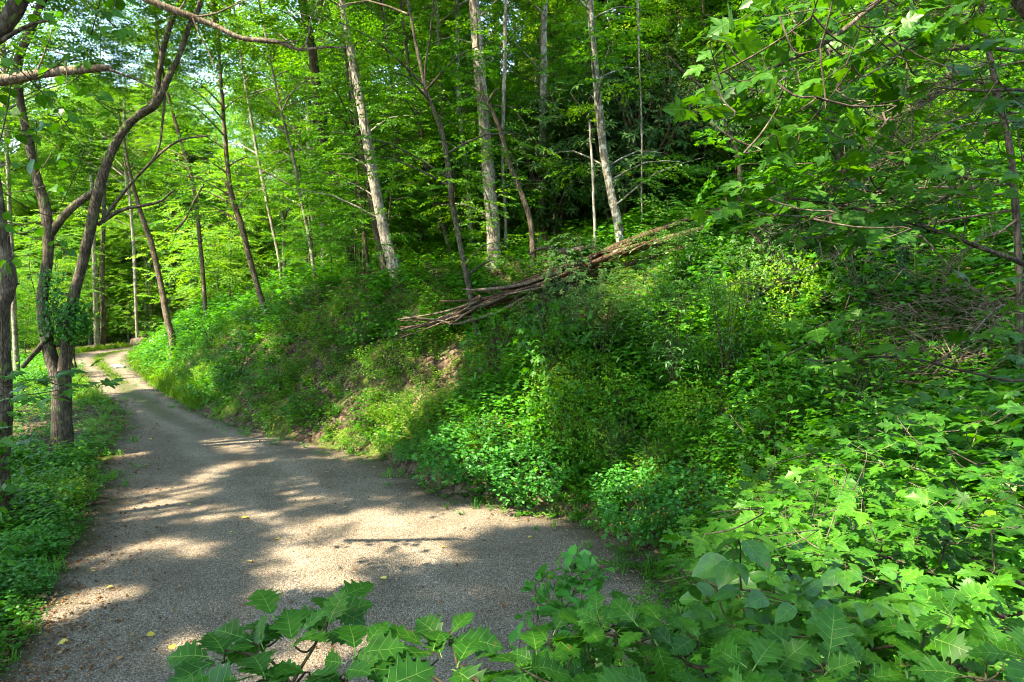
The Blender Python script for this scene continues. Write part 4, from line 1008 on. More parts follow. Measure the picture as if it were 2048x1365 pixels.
for a in [
    (940, 965, 'mound', .95, .85, 'bright emerald mound of small leaves where the bank meets the drive'),
    (1060, 1000, 'mound', .8, .65, 'bright green leafy mound right of the emerald mound'),
    (1290, 1075, 'mound', .75, .75, 'rounded bright green clump at the right tip of the drive'),
    (815, 925, 'mound', .32, .35, 'small isolated green clump at the drive edge'),
    (715, 900, 'fine', .5, .4, 'sunlit pale clump at the foot of the bank by the drive'),
    (860, 850, 'fine', .8, .75, 'yellow green bush above the emerald mound'),
    (780, 760, 'fine', .8, .8, 'sunlit yellow green bush in the middle of the bank'),
    (730, 720, 'maple', .6, 1.1, 'sunlit young maple on the bank below the pale trunk'),
    (820, 700, 'maple', .55, .9, 'light green young maple left of the tall thin brown trunk'),
    (1010, 720, 'maple', .9, .85, 'dark green leafy maple shrub below the log'),
    (1110, 710, 'maple', .7, .7, 'shaded maple shrub right of the dark green one'),
    (1000, 780, 'ovate', .8, 1.2, 'broad leaved green shrub in the middle of the slope'),
    (1110, 810, 'maple', .8, 1.4, 'bushy mid green maple sapling on the middle slope'),
    (1250, 660, 'pinnate', .9, .8, 'pale green pinnate leaved shrub below the speckled trunk'),
    (1345, 640, 'pinnate', 1.0, 1.5, 'tall feathery leaved sapling right of the stump'),
    (1200, 760, 'pinnate', 1.0, 1.3, 'feathery green shrub in the middle of the slope'),
    (1350, 840, 'pinnate', 1.0, 2.0, 'upright dark feathery sapling with bare lower stems'),
    (1450, 800, 'pinnate', .9, 1.6, 'dull green feathery sapling left of the dark hollow'),
    (1500, 640, 'ovate', 1.0, 1.1, 'broad green shrub below the upper log end'),
    (1440, 560, 'ovate', .9, .8, 'leafy shrub covering the upper log end'),
    (1560, 700, 'fine', 1.0, 1.1, 'yellow green fine leaved bush on the right slope'),
    (1230, 960, 'willow', .7, .8, 'clump of long narrow leaved stems at the slope foot'),
    (1310, 985, 'willow', .6, .7, 'second clump of narrow leaved stems beside the bright clump'),
    (1120, 940, 'ovate', .8, 1.0, 'mid green shrub behind the bright mounds'),
    (1400, 1060, 'mound', .7, .6, 'leafy clump under the foreground maple at right'),
    (1560, 860, 'ovate', .8, .8, 'green shrub at the right of the dark hollow'),
    (1680, 880, 'ovate', .8, .8, 'green shrub between dark hollow and dead twigs'),
    (1450, 960, 'ovate', .5, .4, 'low leafy plant below the rotten log piece'),
    (620, 840, 'maple', .6, .7, 'light maple seedlings at the lower bank by the drive'),
    (560, 780, 'ovate', .7, .9, 'green shrub on the lower left bank'),
    (480, 760, 'maple', .8, 1.0, 'leafy sapling above the drive on the left bank'),
    (650, 680, 'fine', .7, .8, 'yellowish shrub under the leaf-littered crest'),
    (420, 700, 'ovate', .9, 1.2, 'dark green shrub on the bank near the bend'),
    (60, 1120, 'mound', .45, .35, 'low green clump at the lower left verge'),
    (150, 1000, 'fine', .35, .3, 'yellow green clump at the left verge of the drive'),
    (40, 1190, 'mound', .4, .3, 'low green clump nearest the left verge corner')]:
    shrub(*a)
ph = {'maple': 'maple seedling clump', 'ovate': 'broad leaved shrublet', 'fine': 'yellow green shrublet', 'pinnate': 'feathery leaved seedling', 'mound': 'emerald small leaved clump'}
for i in range(125):
    px_ = rs.uniform(330, 1900); f_ = rs.uniform(0, 1)
    top_ = np.interp(px_, [330, 560, 820, 1000, 1250, 1420, 1900], [660, 600, 610, 640, 560, 470, 560]); bot_ = np.interp(px_, [330, 560, 820, 1000, 1250, 1420, 1900], [750, 850, 900, 940, 1000, 1000, 900])
    py_ = top_ + (bot_ - top_) * f_
    if 1000 < px_ < 1300 and py_ < 660: continue
    kd = rs.choice(['maple', 'maple', 'ovate', 'fine', 'pinnate'], p=[.3, .15, .3, .12, .13]); sc1 = rs.uniform(.3, .62) * (1.35 if px_ > 1000 else 1.)
    q = ground_hit(px_, py_)
    if 13.2 < q[1] < 15.3 and -2.6 < q[0] < 4.4: continue
    shrub(px_, py_, kd, sc1, sc1 * rs.uniform(.7, 1.2), '%s on the %s bank, %s' % (ph[kd], 'lower' if f_ > .66 else 'middle' if f_ > .33 else 'upper', where(q[0], q[1])), 'shrub', rs.randint(0, 2), 'small shrubs and seedlings scattered on the bank')
print('shrubs done')

# ------------------------------------------------------------------ unseen canopy over the drive, its gaps shaped to place the dappled shade
rs = np.random.RandomState(31)
LIGHT = []     # (point, radius): places to be sunlit; gaps are cut in the unseen crowns for them
def lit(px_, py_, r_, Y=None): LIGHT.append((ground_hit(px_, py_) if Y is None else at(px_, py_, Y), r_))
for a in [(330, 1010, .6), (365, 990, .5), (400, 970, .5), (435, 948, .5), (475, 932, .5), (520, 925, .4), (345, 1035, .4),
          (720, 1035, .55), (755, 1045, .65), (785, 1065, .7), (815, 1090, .6), (850, 1095, .35), (690, 1055, .3), (590, 1112, .4), (435, 1110, .35), (310, 1088, .4), (380, 1090, .3),
          (690, 1088, .35), (735, 1110, .4), (590, 1060, .3), (560, 1130, .35), (420, 1040, .35), (640, 1000, .4), (860, 1060, .4), (905, 1120, .35), (200, 1130, .3), (270, 1180, .35), (110, 1235, .6), (150, 1215, .4), (640, 1150, .3), (700, 1165, .35), (590, 985, .35), (460, 1020, .3), (540, 1030, .3), (620, 965, .3), (500, 895, .4), (250, 985, .3), (350, 1300, .3),
          (730, 830, .8), (745, 870, .9), (700, 900, .6), (760, 790, .7), (830, 690, .6), (790, 725, .7), (640, 560, 1.0), (600, 585, .9), (690, 545, .9), (560, 850, .6), (640, 880, .5),
          (330, 755, 1.0), (235, 745, 1.2), (560, 690, .7), (480, 800, .6), (850, 800, .5), (960, 900, .5), (1020, 860, .5), (1290, 1040, .4),
          (1560, 640, .8), (1480, 620, .7), (1330, 560, .8), (1260, 620, .7), (1100, 880, .4), (170, 860, .5), (60, 855, .6), (140, 1020, .4), (900, 700, .4), (1050, 540, .5), (1180, 500, .5)]: lit(*a)
for a in [(705, 130, .9, 18.5), (720, 210, .9, 18.5), (735, 290, .7, 18.5), (765, 450, .5, 18.5), (795, 550, .5, 18.5), (990, 470, .5, 18), (1002, 500, .5, 18), (1232, 430, .6, 16), (1240, 480, .6, 16), (1210, 330, .6, 16),
          (1085, 200, 1.2, 18.5), (1085, 400, .9, 18.5), (960, 120, 1.2, 18), (975, 330, .8, 18), (1190, 120, 1.2, 16), (690, 420, .8, 24), (690, 470, .8, 24),
          (1800, 950, .45, 3.2), (1700, 1000, .35, 3.0), (1900, 870, .4, 3.5), (1950, 930, .35, 3.2), (1650, 1010, .3, 2.6), (1900, 1200, .3, 2.2), (1980, 1230, .3, 2.0), (1600, 60, .6, 4), (1760, 80, .5, 4),
          (130, 820, .5, 13.5), (125, 760, .4, 13.5), (280, 235, .5, 13.6), (200, 350, .4, 13.6), (90, 450, .5, 13.6), (75, 350, .4, 13.6), (350, 100, .5, 13.6), (10, 650, .5, 9.3), (1500, 1060, .3, 2.8), (1850, 1050, .4, 3.0), (1750, 880, .3, 3.4), (930, 1270, .2, 1.7), (950, 1310, .15, 1.6), (130, 760, .3, 5), (130, 142, .5, 7), (60, 150, .5, 7), (450, 75, .6, 8), (350, 30, .6, 8)]: lit(*a)
for _ in range(46):
    xx_, yy_ = rs.uniform(-7, 1), rs.uniform(6.5, 16); LIGHT.append((np.array([xx_, yy_, 0.]), rs.uniform(.08, .34)))
LP = np.array([p for p, _ in LIGHT]); LR = np.array([r for _, r in LIGHT])
N_ = 28000
z_ = rs.uniform(14, 23, N_)
gx_ = rs.uniform(-13, 10, N_); gy_ = rs.uniform(0, 27, N_); gx_[-7000:] = rs.uniform(-12, 3, 7000); gy_[-7000:] = rs.uniform(4.5, 20, 7000)          # where each leafy twig's shade would land
bx = gx_ + SUN[0] / SUN[2] * z_; by = gy_ + SUN[1] / SUN[2] * z_
C = np.column_stack([bx, by, z_])
g_ = fbm(gx_ * 1.9, gy_ * 1.9, 61); gdr = sdist(gx_, gy_, REs[::2]); gdl = -sdist(gx_, gy_, LEs[::2])
keep = g_ > np.where((gdr < .3) & (gdl < 1.5), .30, np.where((gy_ < 5.2), .24, np.where(gx_ < 0, .53, .49)))
for p, r_ in LIGHT:
    d = C - p; t = d @ SUN; q = np.linalg.norm(d - t[:, None] * SUN, axis=1); keep &= ~((t > 0) & (q < (r_ * .72 + .13 if p[2] < .1 else r_ + .22)))
py_cull = (C[:, 2] - 3.2) / np.maximum(C[:, 1], .1)
keep &= ~((C[:, 1] > 0) & (py_cull < .50))
C = C[keep]; print('canopy sprays', len(C))
TRN = [(-17, -1), (-9, -6), (-1, -5), (-21, 7), (-15, 4), (4, -4), (-25, 14), (-8, -1.5), (-20, 19)]
own = np.argmin(np.stack([np.hypot(C[:, 0] - a, C[:, 1] - b) for a, b in TRN]), axis=0)
sprA = []
for s in range(3):
    acc = Acc(); r_ = np.random.RandomState(900 + s); P, D, N, S = spray_pts(r_, .95, 44, .13, .35); put(acc, TD, P - (0, .45, 0), D, N, S, r_.uniform(0, 1, len(P))); sprA.append(acc.arrays())
for k, (tx, ty) in enumerate(TRN):
    m = own == k
    if m.sum() < 20: continue
    tz = hgt(tx, ty); e = empty('unseen_canopy_tree', (tx, ty, tz), 'unseen tall tree with crown shaped to dapple the drive', 'tree', 'unseen tall trees with crowns shaped to dapple the drive'); off = np.array([tx, ty, tz])
    a = Acc(); a.add(*bark_tube(np.array([(0, 0, -.3), (.1, .1, 5), (-.1, .2, 10), (0, 0, 15 - tz)]), [.24, .2, .15, .06], 12, .5, .06, .5, 700 + k))
    cc = C[m] - off
    for q in cc[rs.choice(len(cc), min(22, len(cc)), replace=False)]:
        a.add(*tube_arrays(np.array([(0, 0, max(6, q[2] - np.hypot(q[0], q[1]) * .5)), q * (.5, .5, 0) + (0, 0, q[2] - .6), q]), [.06, .035, .01], 5))
    link('trunk', a.mesh('canopy_trunk', [M['bark_grey']], True), e)
    n = len(cc); rr_ = np.column_stack([rs.normal(0, .35, n), rs.normal(0, .35, n), rs.uniform(0, 6.28, n)])
    scatter('crown', sprA, cc, rr_, rs.uniform(.7, 1.2, n), rs.randint(0, 3, n), [M['canopy']], parent=e)
print('canopy done')

# ------------------------------------------------------------------ close leaves, each one an object
def big_leaf(name, half, mats, veins, petiole, fold=.12, droop=.25, seed=0, fan=False, vw=.010):
    """half: right-hand outline (u, v) from leaf base to tip; veins: list of ((u0,v0),(u1,v1))"""
    r = random.Random(seed); tw = r.uniform(-.08, .08); dr_ = droop * r.uniform(.6, 1.4); ph = r.uniform(0, 6)
    def zf(u, v): return petiole * .25 + abs(u) * fold * 1.4 - dr_ * v * v + tw * u * v + .018 * math.sin(v * 11 + ph + u * 6)
    V = []; Fc = []; mi = []
    mid = [(0, v) for _, v in half]
    for sgn in (1, -1):
        jx = [r.uniform(.85, 1.12) for _ in half]; sh = [0] + [r.uniform(-.014, .014) for _ in half[2:]] + [0]
        for k in range(len(half) - 1):
            (u0, v0), (u1, v1) = half[k], half[k + 1]; u0 *= jx[k]; u1 *= jx[k + 1]
            m0, m1 = v0, v1
            b = len(V)
            quad = [(0, m0), (u0 * sgn, v0 + sh[k]), (u1 * sgn, v1 + sh[k + 1]), (0, m1)]
            V += [(u, v + petiole, zf(u, v)) for u, v in quad]
            f = (b, b + 1, b + 2, b + 3) if sgn > 0 else (b, b + 3, b + 2, b + 1)
            if k == 0: f = (b, b + 2, b + 3) if sgn > 0 else (b, b + 3, b + 2)
            if k == len(half) - 2: f = (b, b + 1, b + 3) if sgn > 0 else (b, b + 3, b + 1)
            Fc.append(f); mi.append(0)
    def strip(a, b_, w0, w1, lift=.008, n=4):
        a = np.array(a); b_ = np.array(b_); d = (b_ - a) / np.linalg.norm(b_ - a); nn = np.array([-d[1], d[0]]); base = len(V)
        for q in range(n + 1):
            t = q / n; p = a + (b_ - a) * t; w_ = w0 + (w1 - w0) * t
            for sg in (-1, 1):
                c = p + nn * w_ * sg; z = zf(c[0], c[1]) if c[1] > 0 else petiole * .25 * (1 + c[1] / max(petiole, .01))
                V.append((c[0], c[1] + petiole, z + lift))
        for q in range(n): Fc.append((base + 2 * q, base + 2 * q + 1, base + 2 * q + 3, base + 2 * q + 2)); mi.append(1)
    strip((0, -petiole), (0, .93), vw * 1.3, vw * .4, .009, 7)
    for a, b_ in veins:
        for sg in (1, -1): strip((a[0] * sg, a[1]), (b_[0] * sg, b_[1]), vw * .55, vw * .2, .010, 3)
    me = bpy.data.meshes.new(name); me.from_pydata(V, [], Fc); 
    for m in mats: me.materials.append(m)
    for p, k in zip(me.polygons, mi): p.material_index = k; p.use_smooth = True
    bm_attr = me.attributes.new('tint', 'FLOAT', 'FACE'); bm_attr.data.foreach_set('value', np.full(len(Fc), r.uniform(.15, .85), np.float32))
    me.update(); import bmesh
    bm = bmesh.new(); bm.from_mesh(me); bmesh.ops.remove_doubles(bm, verts=bm.verts, dist=.0008); bm.to_mesh(me); bm.free(); return me

OAK = [(0, 0), (.05, .03), (.14, .10), (.17, .15), (.12, .18), (.24, .25), (.30, .30), (.22, .33), (.24, .37), (.36, .43), (.43, .50), (.27, .52), (.29, .57), (.38, .64), (.22, .66), (.21, .71), (.28, .79), (.14, .80), (.12, .85), (.14, .91), (.05, .91), (0, 1)]
OAKV = [((0, .10), (.25, .28)), ((0, .26), (.36, .47)), ((0, .44), (.31, .61)), ((0, .62), (.22, .76))]
OVT = [(0, 0), (.10, .05), (.21, .16), (.29, .32), (.31, .48), (.27, .64), (.19, .78), (.09, .90), (0, 1)]
OVV = [((0, .08), (.2, .26)), ((0, .22), (.27, .44)), ((0, .38), (.25, .62)), ((0, .56), (.17, .78))]
HRT = [(0, 0), (.16, -.001), (.32, .06), (.42, .22), (.42, .40), (.34, .58), (.22, .74), (.10, .88), (0, 1)]

def maple_leaf(name, mats, seed, petiole=.55, vw=.009):
    r = random.Random(seed); ph = r.uniform(0, 6); dr_ = r.uniform(.10, .35); tw = r.uniform(-.15, .15)
    half = [(0, 0), (.12, -.08), (.30, -.03), (.33, .03), (.44, .02), (.36, .12), (.27, .20), (.44, .27), (.52, .33), (.70, .46), (.56, .47), (.52, .56), (.42, .52), (.24, .50), (.27, .62), (.34, .68), (.20, .74), (.15, .86), (0, 1.06)]
    half = [(u * r.uniform(.94, 1.06), v) for u, v in half]
    out = half + [(-u, v) for u, v in half[::-1][1:-1]]
    c = (0, .30)
    def zf(u, v):
        rr = math.hypot(u, v - .1); a = math.atan2(u, v - .02)
        return petiole * .3 - dr_ * rr * rr + .045 * abs(math.sin(a * 2.1)) * rr * 2 - .03 + tw * u * (v - .3)
    V = [(c[0], c[1] + petiole, zf(*c))] + [(u, v + petiole, zf(u, v)) for u, v in out]; n = len(out)
    Fc = [(0, 1 + (i + 1) % n, 1 + i) for i in range(n)]
    Fc = [(a, c_, b) for a, b, c_ in Fc]; mi = [0] * n
    def strip(a, b_, w0, w1, n_=3):
        a = np.array(a, float); b_ = np.array(b_, float); d = (b_ - a) / np.linalg.norm(b_ - a); nn = np.array([-d[1], d[0]]); base = len(V)
        for q in range(n_ + 1):
            t = q / n_; p = a + (b_ - a) * t; w_ = w0 + (w1 - w0) * t
            for sg in (-1, 1):
                cc = p + nn * w_ * sg; z = zf(cc[0], max(cc[1], 0)) if cc[1] > 0 else zf(0, 0) * (1 + cc[1] / petiole)
                V.append((cc[0], cc[1] + petiole, z + .014))
        for q in range(n_): Fc.append((base + 2 * q, base + 2 * q + 1, base + 2 * q + 3, base + 2 * q + 2)); mi.append(1)
    strip((0, -petiole), (0, 0), vw * 1.6, vw * 1.2); strip((0, 0), (0, .95), vw, vw * .3, 5)
    for b_ in ((.62, .43), (.38, .03)):
        for sg in (1, -1): strip((0, 0), (b_[0] * sg, b_[1]), vw * .9, vw * .3)
    me = bpy.data.meshes.new(name); me.from_pydata(V, [], Fc)
    for m in mats: me.materials.append(m)
    for p, k in zip(me.polygons, mi): p.material_index = k; p.use_smooth = True
    at_ = me.attributes.new('tint', 'FLOAT', 'FACE'); at_.data.foreach_set('value', np.full(len(Fc), r.uniform(.1, .9), np.float32))
    me.update(); return me

LEAF = {
 'oak': [big_leaf('oak_leaf', OAK, [M['oak'], M['vein']], OAKV, .16, .10, .22, s) for s in range(6)],
 'ovate': [big_leaf('ovate_leaf', OVT, [M['ovate'], M['vein']], OVV, .10, .16, .25, 20 + s, vw=.007) for s in range(4)],
  'small': [big_leaf('small_leaf', [(u * .85, v) for u, v in OVT], [M['herb_cool'], M['vein']], [], .10, .18, .2, 25 + s, vw=.012) for s in range(4)],
 'heart': [big_leaf('heart_leaf', HRT, [M['maple'], M['vein']], OVV, .35, .10, .30, 30 + s, vw=.007) for s in range(4)],
 'maple': [maple_leaf('maple_leaf', [M['maple'], M['vein']], 40 + s) for s in range(6)],
 'maple_dark': [maple_leaf('shaded_maple_leaf', [M['maple_dark'], M['vein']], 60 + s) for s in range(6)],
}

def frame(D, N):
    Y = np.array(D, float); Y /= np.linalg.norm(Y); Z = np.array(N, float); Z = Z - (Z @ Y) * Y; Z /= np.linalg.norm(Z); X = np.cross(Y, Z)
    return X, Y, Z

def close_plant(name, label, cat, base, limbs, rosettes, kind, size, bark, seed=0, group=None, cap=300, twig_r=.0022, tiltsd=.3):
    """limbs: 3D polylines with radii; rosettes: (point, heading, n). Every leaf is its own child object"""
    r = np.random.RandomState(seed); base = np.array(base, float); e = empty(name, base, label, cat, group)
    nodes = []
    for lp, lr in limbs:
        a = Acc(); lr = [q * .6 for q in lr] if max(lr) < .04 else lr; a.add(*bark_tube(np.array(lp) - base, lr, 7, .06, .06, 0, seed + 3, .0)); link('branch', a.mesh('branch', [bark], True), e)
        sm = smooth_poly(lp, 30); nodes += list(sm[4:])
    nodes = np.array(nodes); tw = Acc(); nl = 0
    order = np.argsort([np.min(np.linalg.norm(nodes - np.array(p), axis=1)) for p, h, n in rosettes])
    for oi_ in order:
        p, h, n = rosettes[oi_]; p = np.array(p, float); h = np.array(h, float); h /= np.linalg.norm(h)
        d = np.linalg.norm(nodes - p, axis=1); j = nodes[np.argmin(d)]
        L_ = min(d.min() * .5, .25)
        path = np.array([j, (j + p - h * L_) / 2 + (0, 0, -.02), p - h * L_, p])
        if np.linalg.norm(path[2] - path[0]) < .02: path = np.array([j, p - h * .04, p])
        tw.add(*tube_arrays(smooth_poly(path - base, 8), np.linspace(twig_r * 1.4, twig_r * .6, 8), 5))
        nodes = np.vstack([nodes, smooth_poly(path, 6)[2:]])
        side = np.cross(h, (0, 0, 1)); side /= max(np.linalg.norm(side), 1e-6); up = np.array([0, 0, 1.])
        for k in range(n):
            if nl >= cap: break
            if kind in ('oak',):
                a = k * 2.4 + r.uniform(-.4, .4); P = p - h * .012 * k
                D = h * (.45 + .6 * math.cos(a)) + side * math.sin(a) * 1.0 + up * r.normal(.0, .16)
            else:
                q = k // 2; s_ = 1 if k % 2 else -1; P = p - h * (q * size * .75)
                if k == n - 1 and n % 2: s_ = 0; P = p
                D = h * (.55 + .2 * (q == 0)) + side * s_ * r.uniform(.7, 1.1) + up * r.normal(-.02, .18) if s_ else h + up * r.normal(0, .15)
            N = up + r.normal(0, tiltsd, 3) + np.array([-.05, -.22, 0])
            X_, Y_, Z_ = frame(D, N); sz = size * r.uniform(.62, 1.12)
            m_ = Matrix(((X_[0] * sz, Y_[0] * sz, Z_[0] * sz, P[0] - base[0]), (X_[1] * sz, Y_[1] * sz, Z_[1] * sz, P[1] - base[1]), (X_[2] * sz, Y_[2] * sz, Z_[2] * sz, P[2] - base[2]), (0, 0, 0, 1)))
            o = link('leaf', LEAF[kind][r.randint(0, len(LEAF[kind]))], e); o.matrix_basis = m_; nl += 1
    link('twigs', tw.mesh('twigs', [bark], True), e, 'stuff')
    return e

def in_poly(x, y, poly):
    c = False; j = len(poly) - 1
    for i in range(len(poly)):
        if (poly[i][1] > y) != (poly[j][1] > y) and x < (poly[j][0] - poly[i][0]) * (y - poly[i][1]) / (poly[j][1] - poly[i][1]) + poly[i][0]: c = not c
        j = i
    return c

def fill(poly, spacing, depth, heading, n, seed, hsd=.5, minz=.25, dsd=.12):
    r = np.random.RandomState(seed); xs = [p[0] for p in poly]; ys = [p[1] for p in poly]; got = []; out = []
    for _ in range(9000):
        x, y = r.uniform(min(xs), max(xs)), r.uniform(min(ys), max(ys))
        if not in_poly(x, y, poly): continue
        if any((x - a) ** 2 + ((y - b) * 1.35) ** 2 < spacing ** 2 for a, b in got): continue
        got.append((x, y)); P = at(x, y, depth(x, y) * (1 + r.normal(0, dsd)))
        if P[2] < hgt(P[0], P[1]) + minz: continue
        h = np.array(heading, float) + r.normal(0, hsd, 3) * (1, 1, .35); out.append((P, h, n if isinstance(n, int) else r.randint(*n)))
    return out

TW = M['twig']
# red-oak sapling at the bottom centre
base = np.array([-.55, 1.25, hgt(-.55, 1.25)])
def P3(*a): return at(*a)
lim = [([base, P3(560, 1500, 1.4), P3(580, 1380, 1.45), P3(630, 1290, 1.55), P3(668, 1215, 1.75)], [.012, .010, .008, .006, .003]),
       ([P3(590, 1380, 1.45), P3(540, 1320, 1.5), P3(450, 1300, 1.5)], [.007, .005, .003]),
       ([P3(590, 1400, 1.4), P3(680, 1370, 1.35), P3(735, 1300, 1.5)], [.007, .005, .003])]
ros = [(P3(668, 1215, 1.75), (.3, .4, .25), 4), (P3(655, 1260, 1.65), (.2, .2, .4), 3), (P3(548, 1242, 1.65), (-.4, .6, .3), 5), (P3(600, 1275, 1.55), (.3, .4, .4), 4), (P3(505, 1285, 1.55), (-.7, .3, .2), 4),
       (P3(430, 1318, 1.5), (-.9, .2, .1), 4), (P3(728, 1295, 1.45), (.5, .5, .3), 5), (P3(690, 1345, 1.35), (.2, -.3, .3), 4), (P3(610, 1345, 1.38), (-.1, -.4, .3), 4), (P3(520, 1360, 1.35), (-.4, -.3, .2), 4),
       (P3(450, 1385, 1.3), (-.6, -.2, .1), 4), (P3(760, 1395, 1.25), (.5, -.3, .2), 4)]
close_plant('oak_sapling', 'red oak sapling with pointed lobed leaves rising over the gravel at the bottom', 'sapling', base, lim, ros, 'oak', .112, TW, 3, tiltsd=.28)
base = np.array([-.12, 1.3, hgt(-.12, 1.3)])
lim = [([base, P3(960, 1480, 1.35), P3(925, 1370, 1.45), P3(900, 1262, 1.6)], [.010, .009, .007, .003]), ([P3(935, 1400, 1.4), P3(860, 1350, 1.42), P3(820, 1330, 1.45)], [.006, .005, .003])]
ros = [(P3(900, 1275, 1.6), (.1, .4, .2), 5), (P3(856, 1300, 1.5), (-.6, .1, .3), 4), (P3(815, 1345, 1.42), (-.7, -.1, .2), 4), (P3(935, 1330, 1.45), (.8, .1, .2), 4), (P3(880, 1375, 1.35), (-.1, -.5, .2), 5), (P3(980, 1385, 1.4), (.7, -.2, .1), 4)]
close_plant('oak_sapling', 'small red oak sprig standing alone right of the bottom oak sapling', 'sapling', base, lim, ros, 'oak', .112, TW, 4, tiltsd=.28)
# oak foliage at the bottom right
base = np.array([1.0, 1.5, hgt(1.0, 1.5)])
lim = [([base, P3(1500, 1420, 1.6), P3(1380, 1330, 1.7), P3(1220, 1270, 1.8), P3(1110, 1290, 1.85)], [.014, .011, .009, .006, .003]),
       ([P3(1500, 1420, 1.6), P3(1620, 1340, 1.7), P3(1800, 1290, 1.75), P3(2000, 1300, 1.8)], [.011, .008, .006, .003])]
ros = fill([(1050, 1290), (1230, 1215), (1400, 1230), (1500, 1300), (1500, 1420), (1020, 1420)], 41, lambda x, y: 1.9 - (y - 1200) * .0016, (-.6, .1, .2), (4, 6), 5)
close_plant('oak_sapling', 'broad red oak foliage at the bottom right of the drive tip', 'sapling', base, lim, ros, 'oak', .098, TW, 5)
base = np.array([1.55, 1.6, hgt(1.55, 1.6)])
lim = [([base, P3(1780, 1430, 1.6), P3(1740, 1340, 1.65), P3(1700, 1280, 1.75)], [.014, .011, .008, .004]), ([P3(1780, 1430, 1.6), P3(1880, 1340, 1.7), P3(1990, 1240, 1.9)], [.010, .007, .004])]
ros = fill([(1500, 1300), (1700, 1280), (1850, 1180), (2060, 1150), (2060, 1420), (1500, 1420)], 43, lambda x, y: 1.9 - (y - 1180) * .0016, (-.3, .1, .3), (4, 6), 6)
close_plant('oak_sapling', 'red oak sapling filling the bottom right corner', 'sapling', base, lim, ros, 'oak', .10, TW, 6)
# glossy ovate-leaved sapling
base = np.array([1.15, 2.1, hgt(1.15, 2.1)])
lim = [([base, P3(1720, 1340, 2.05), P3(1600, 1210, 2.1), P3(1440, 1180, 2.1), P3(1370, 1165, 2.15)], [.010, .008, .006, .004, .002]), ([P3(1720, 1340, 2.05), P3(1700, 1230, 2.1), P3(1740, 1150, 2.2)], [.007, .005, .002])]
ros = fill([(1360, 1170), (1480, 1110), (1640, 1090), (1800, 1130), (1790, 1270), (1560, 1290), (1430, 1250)], 38, lambda x, y: 2.15 - (y - 1150) * .0014, (-.7, .0, .1), (5, 8), 7)
close_plant('ovate_sapling', 'sapling with smooth glossy oval leaves between oak and maple foliage', 'sapling', base, lim, ros, 'ovate', .085, TW, 7, tiltsd=.35)
# small-leaved shrub with a green fruit
base = np.array([.22, 2.3, hgt(.22, 2.3)])
lim = [([base, P3(1100, 1400, 2.35), P3(1110, 1280, 2.45), P3(1150, 1180, 2.55), P3(1195, 1120, 2.6)], [.009, .008, .006, .004, .002]), ([P3(1100, 1330, 2.4), P3(1075, 1230, 2.5), P3(1070, 1160, 2.55)], [.005, .004, .002]),
       ([P3(1100, 1350, 2.4), P3(1170, 1260, 2.45), P3(1225, 1230, 2.5)], [.005, .004, .002])]
ros = fill([(1065, 1150), (1110, 1140), (1160, 1105), (1205, 1110), (1200, 1160), (1150, 1210), (1190, 1240), (1230, 1230), (1200, 1300), (1150, 1400), (1030, 1390), (1050, 1250)], 20, lambda x, y: 2.55 - (y - 1120) * .0008, (.1, .1, .8), (5, 7), 8, hsd=.6, dsd=.05)
e = close_plant('fruit_shrub', 'upright small leaved shrub with one green fruit over the gravel', 'shrub', base, lim, ros, 'small', .066, M['bark_red'], 8, tiltsd=.6, cap=300, twig_r=.002)
fp = at(1102, 1153, 2.5) - base
a = Acc(); t_ = np.linspace(0, math.pi, 7); rr = np.sin(t_) * .011
V, T = tube_arrays(np.array([fp + (0, 0, .012 * math.cos(q)) for q in t_]), np.maximum(rr, .0008), 9); a.add(V, T, .9); link('fruit', a.mesh('fruit', [M['herb_yellow']], True), e)
# maple foliage on the right
ML = (-.75, -.2, .0)
PF = [(1330, 1150), (1380, 1040), (1480, 990), (1600, 950), (1720, 880), (1860, 830), (1860, 1160), (1640, 1130), (1500, 1150)]
base = np.array([2.6, 3.0, hgt(2.6, 3.0)])
lim = [([base, P3(2000, 1150, 3.0), P3(1850, 1060, 3.0), P3(1650, 1050, 2.9), P3(1450, 1090, 2.8)], [.025, .018, .012, .008, .004]), ([P3(2000, 1150, 3.0), P3(1880, 960, 3.2), P3(1720, 920, 3.3)], [.015, .009, .004])]
ros = fill(PF, 44, lambda x, y: 3.5 - (y - 850) * .004, ML, (5, 8), 9)
rosB = fill([(1330, 1160), (1400, 1060), (1520, 1000), (1700, 960), (1880, 1000), (1880, 1160), (1640, 1170), (1500, 1180)], 50, lambda x, y: 3.1 - (y - 1000) * .003, ML, (5, 8), 29)
close_plant('maple_sapling', 'nearer lower tier of maple leaves beside the oval leaved sapling', 'sapling', base + (-.3, -.3, -.1), [([base + (-.3, -.3, -.1), P3(1950, 1200, 2.8), P3(1750, 1110, 2.8), P3(1480, 1120, 2.7)], [.018, .012, .008, .004])], rosB, 'maple', .068, M['bark_brown'], 29, tiltsd=.32)
close_plant('maple_sapling', 'maple foliage in level tiers above the slope right of the drive tip', 'sapling', base, lim, ros, 'maple', .070, M['bark_brown'], 9, tiltsd=.30)
PF2 = [(1850, 830), (2060, 760), (2060, 1160), (1850, 1150)]
base = np.array([3.2, 3.2, hgt(3.2, 3.2)])
lim = [([base, P3(2100, 1150, 3.2), P3(2020, 980, 3.3), P3(1900, 900, 3.4)], [.025, .016, .010, .004])]
ros = fill(PF2, 42, lambda x, y: 3.6 - (y - 800) * .003, ML, (5, 8), 10)
close_plant('maple_sapling', 'bright yellow green maple foliage at the right edge above the oak', 'sapling', base, lim, ros, 'maple', .072, M['bark_brown'], 10, tiltsd=.30)
PF3 = [(1440, 1010), (1560, 900), (1760, 800), (1900, 760), (1800, 880), (1640, 960), (1500, 1010)]
base = np.array([3.2, 5.2, hgt(3.2, 5.2)])
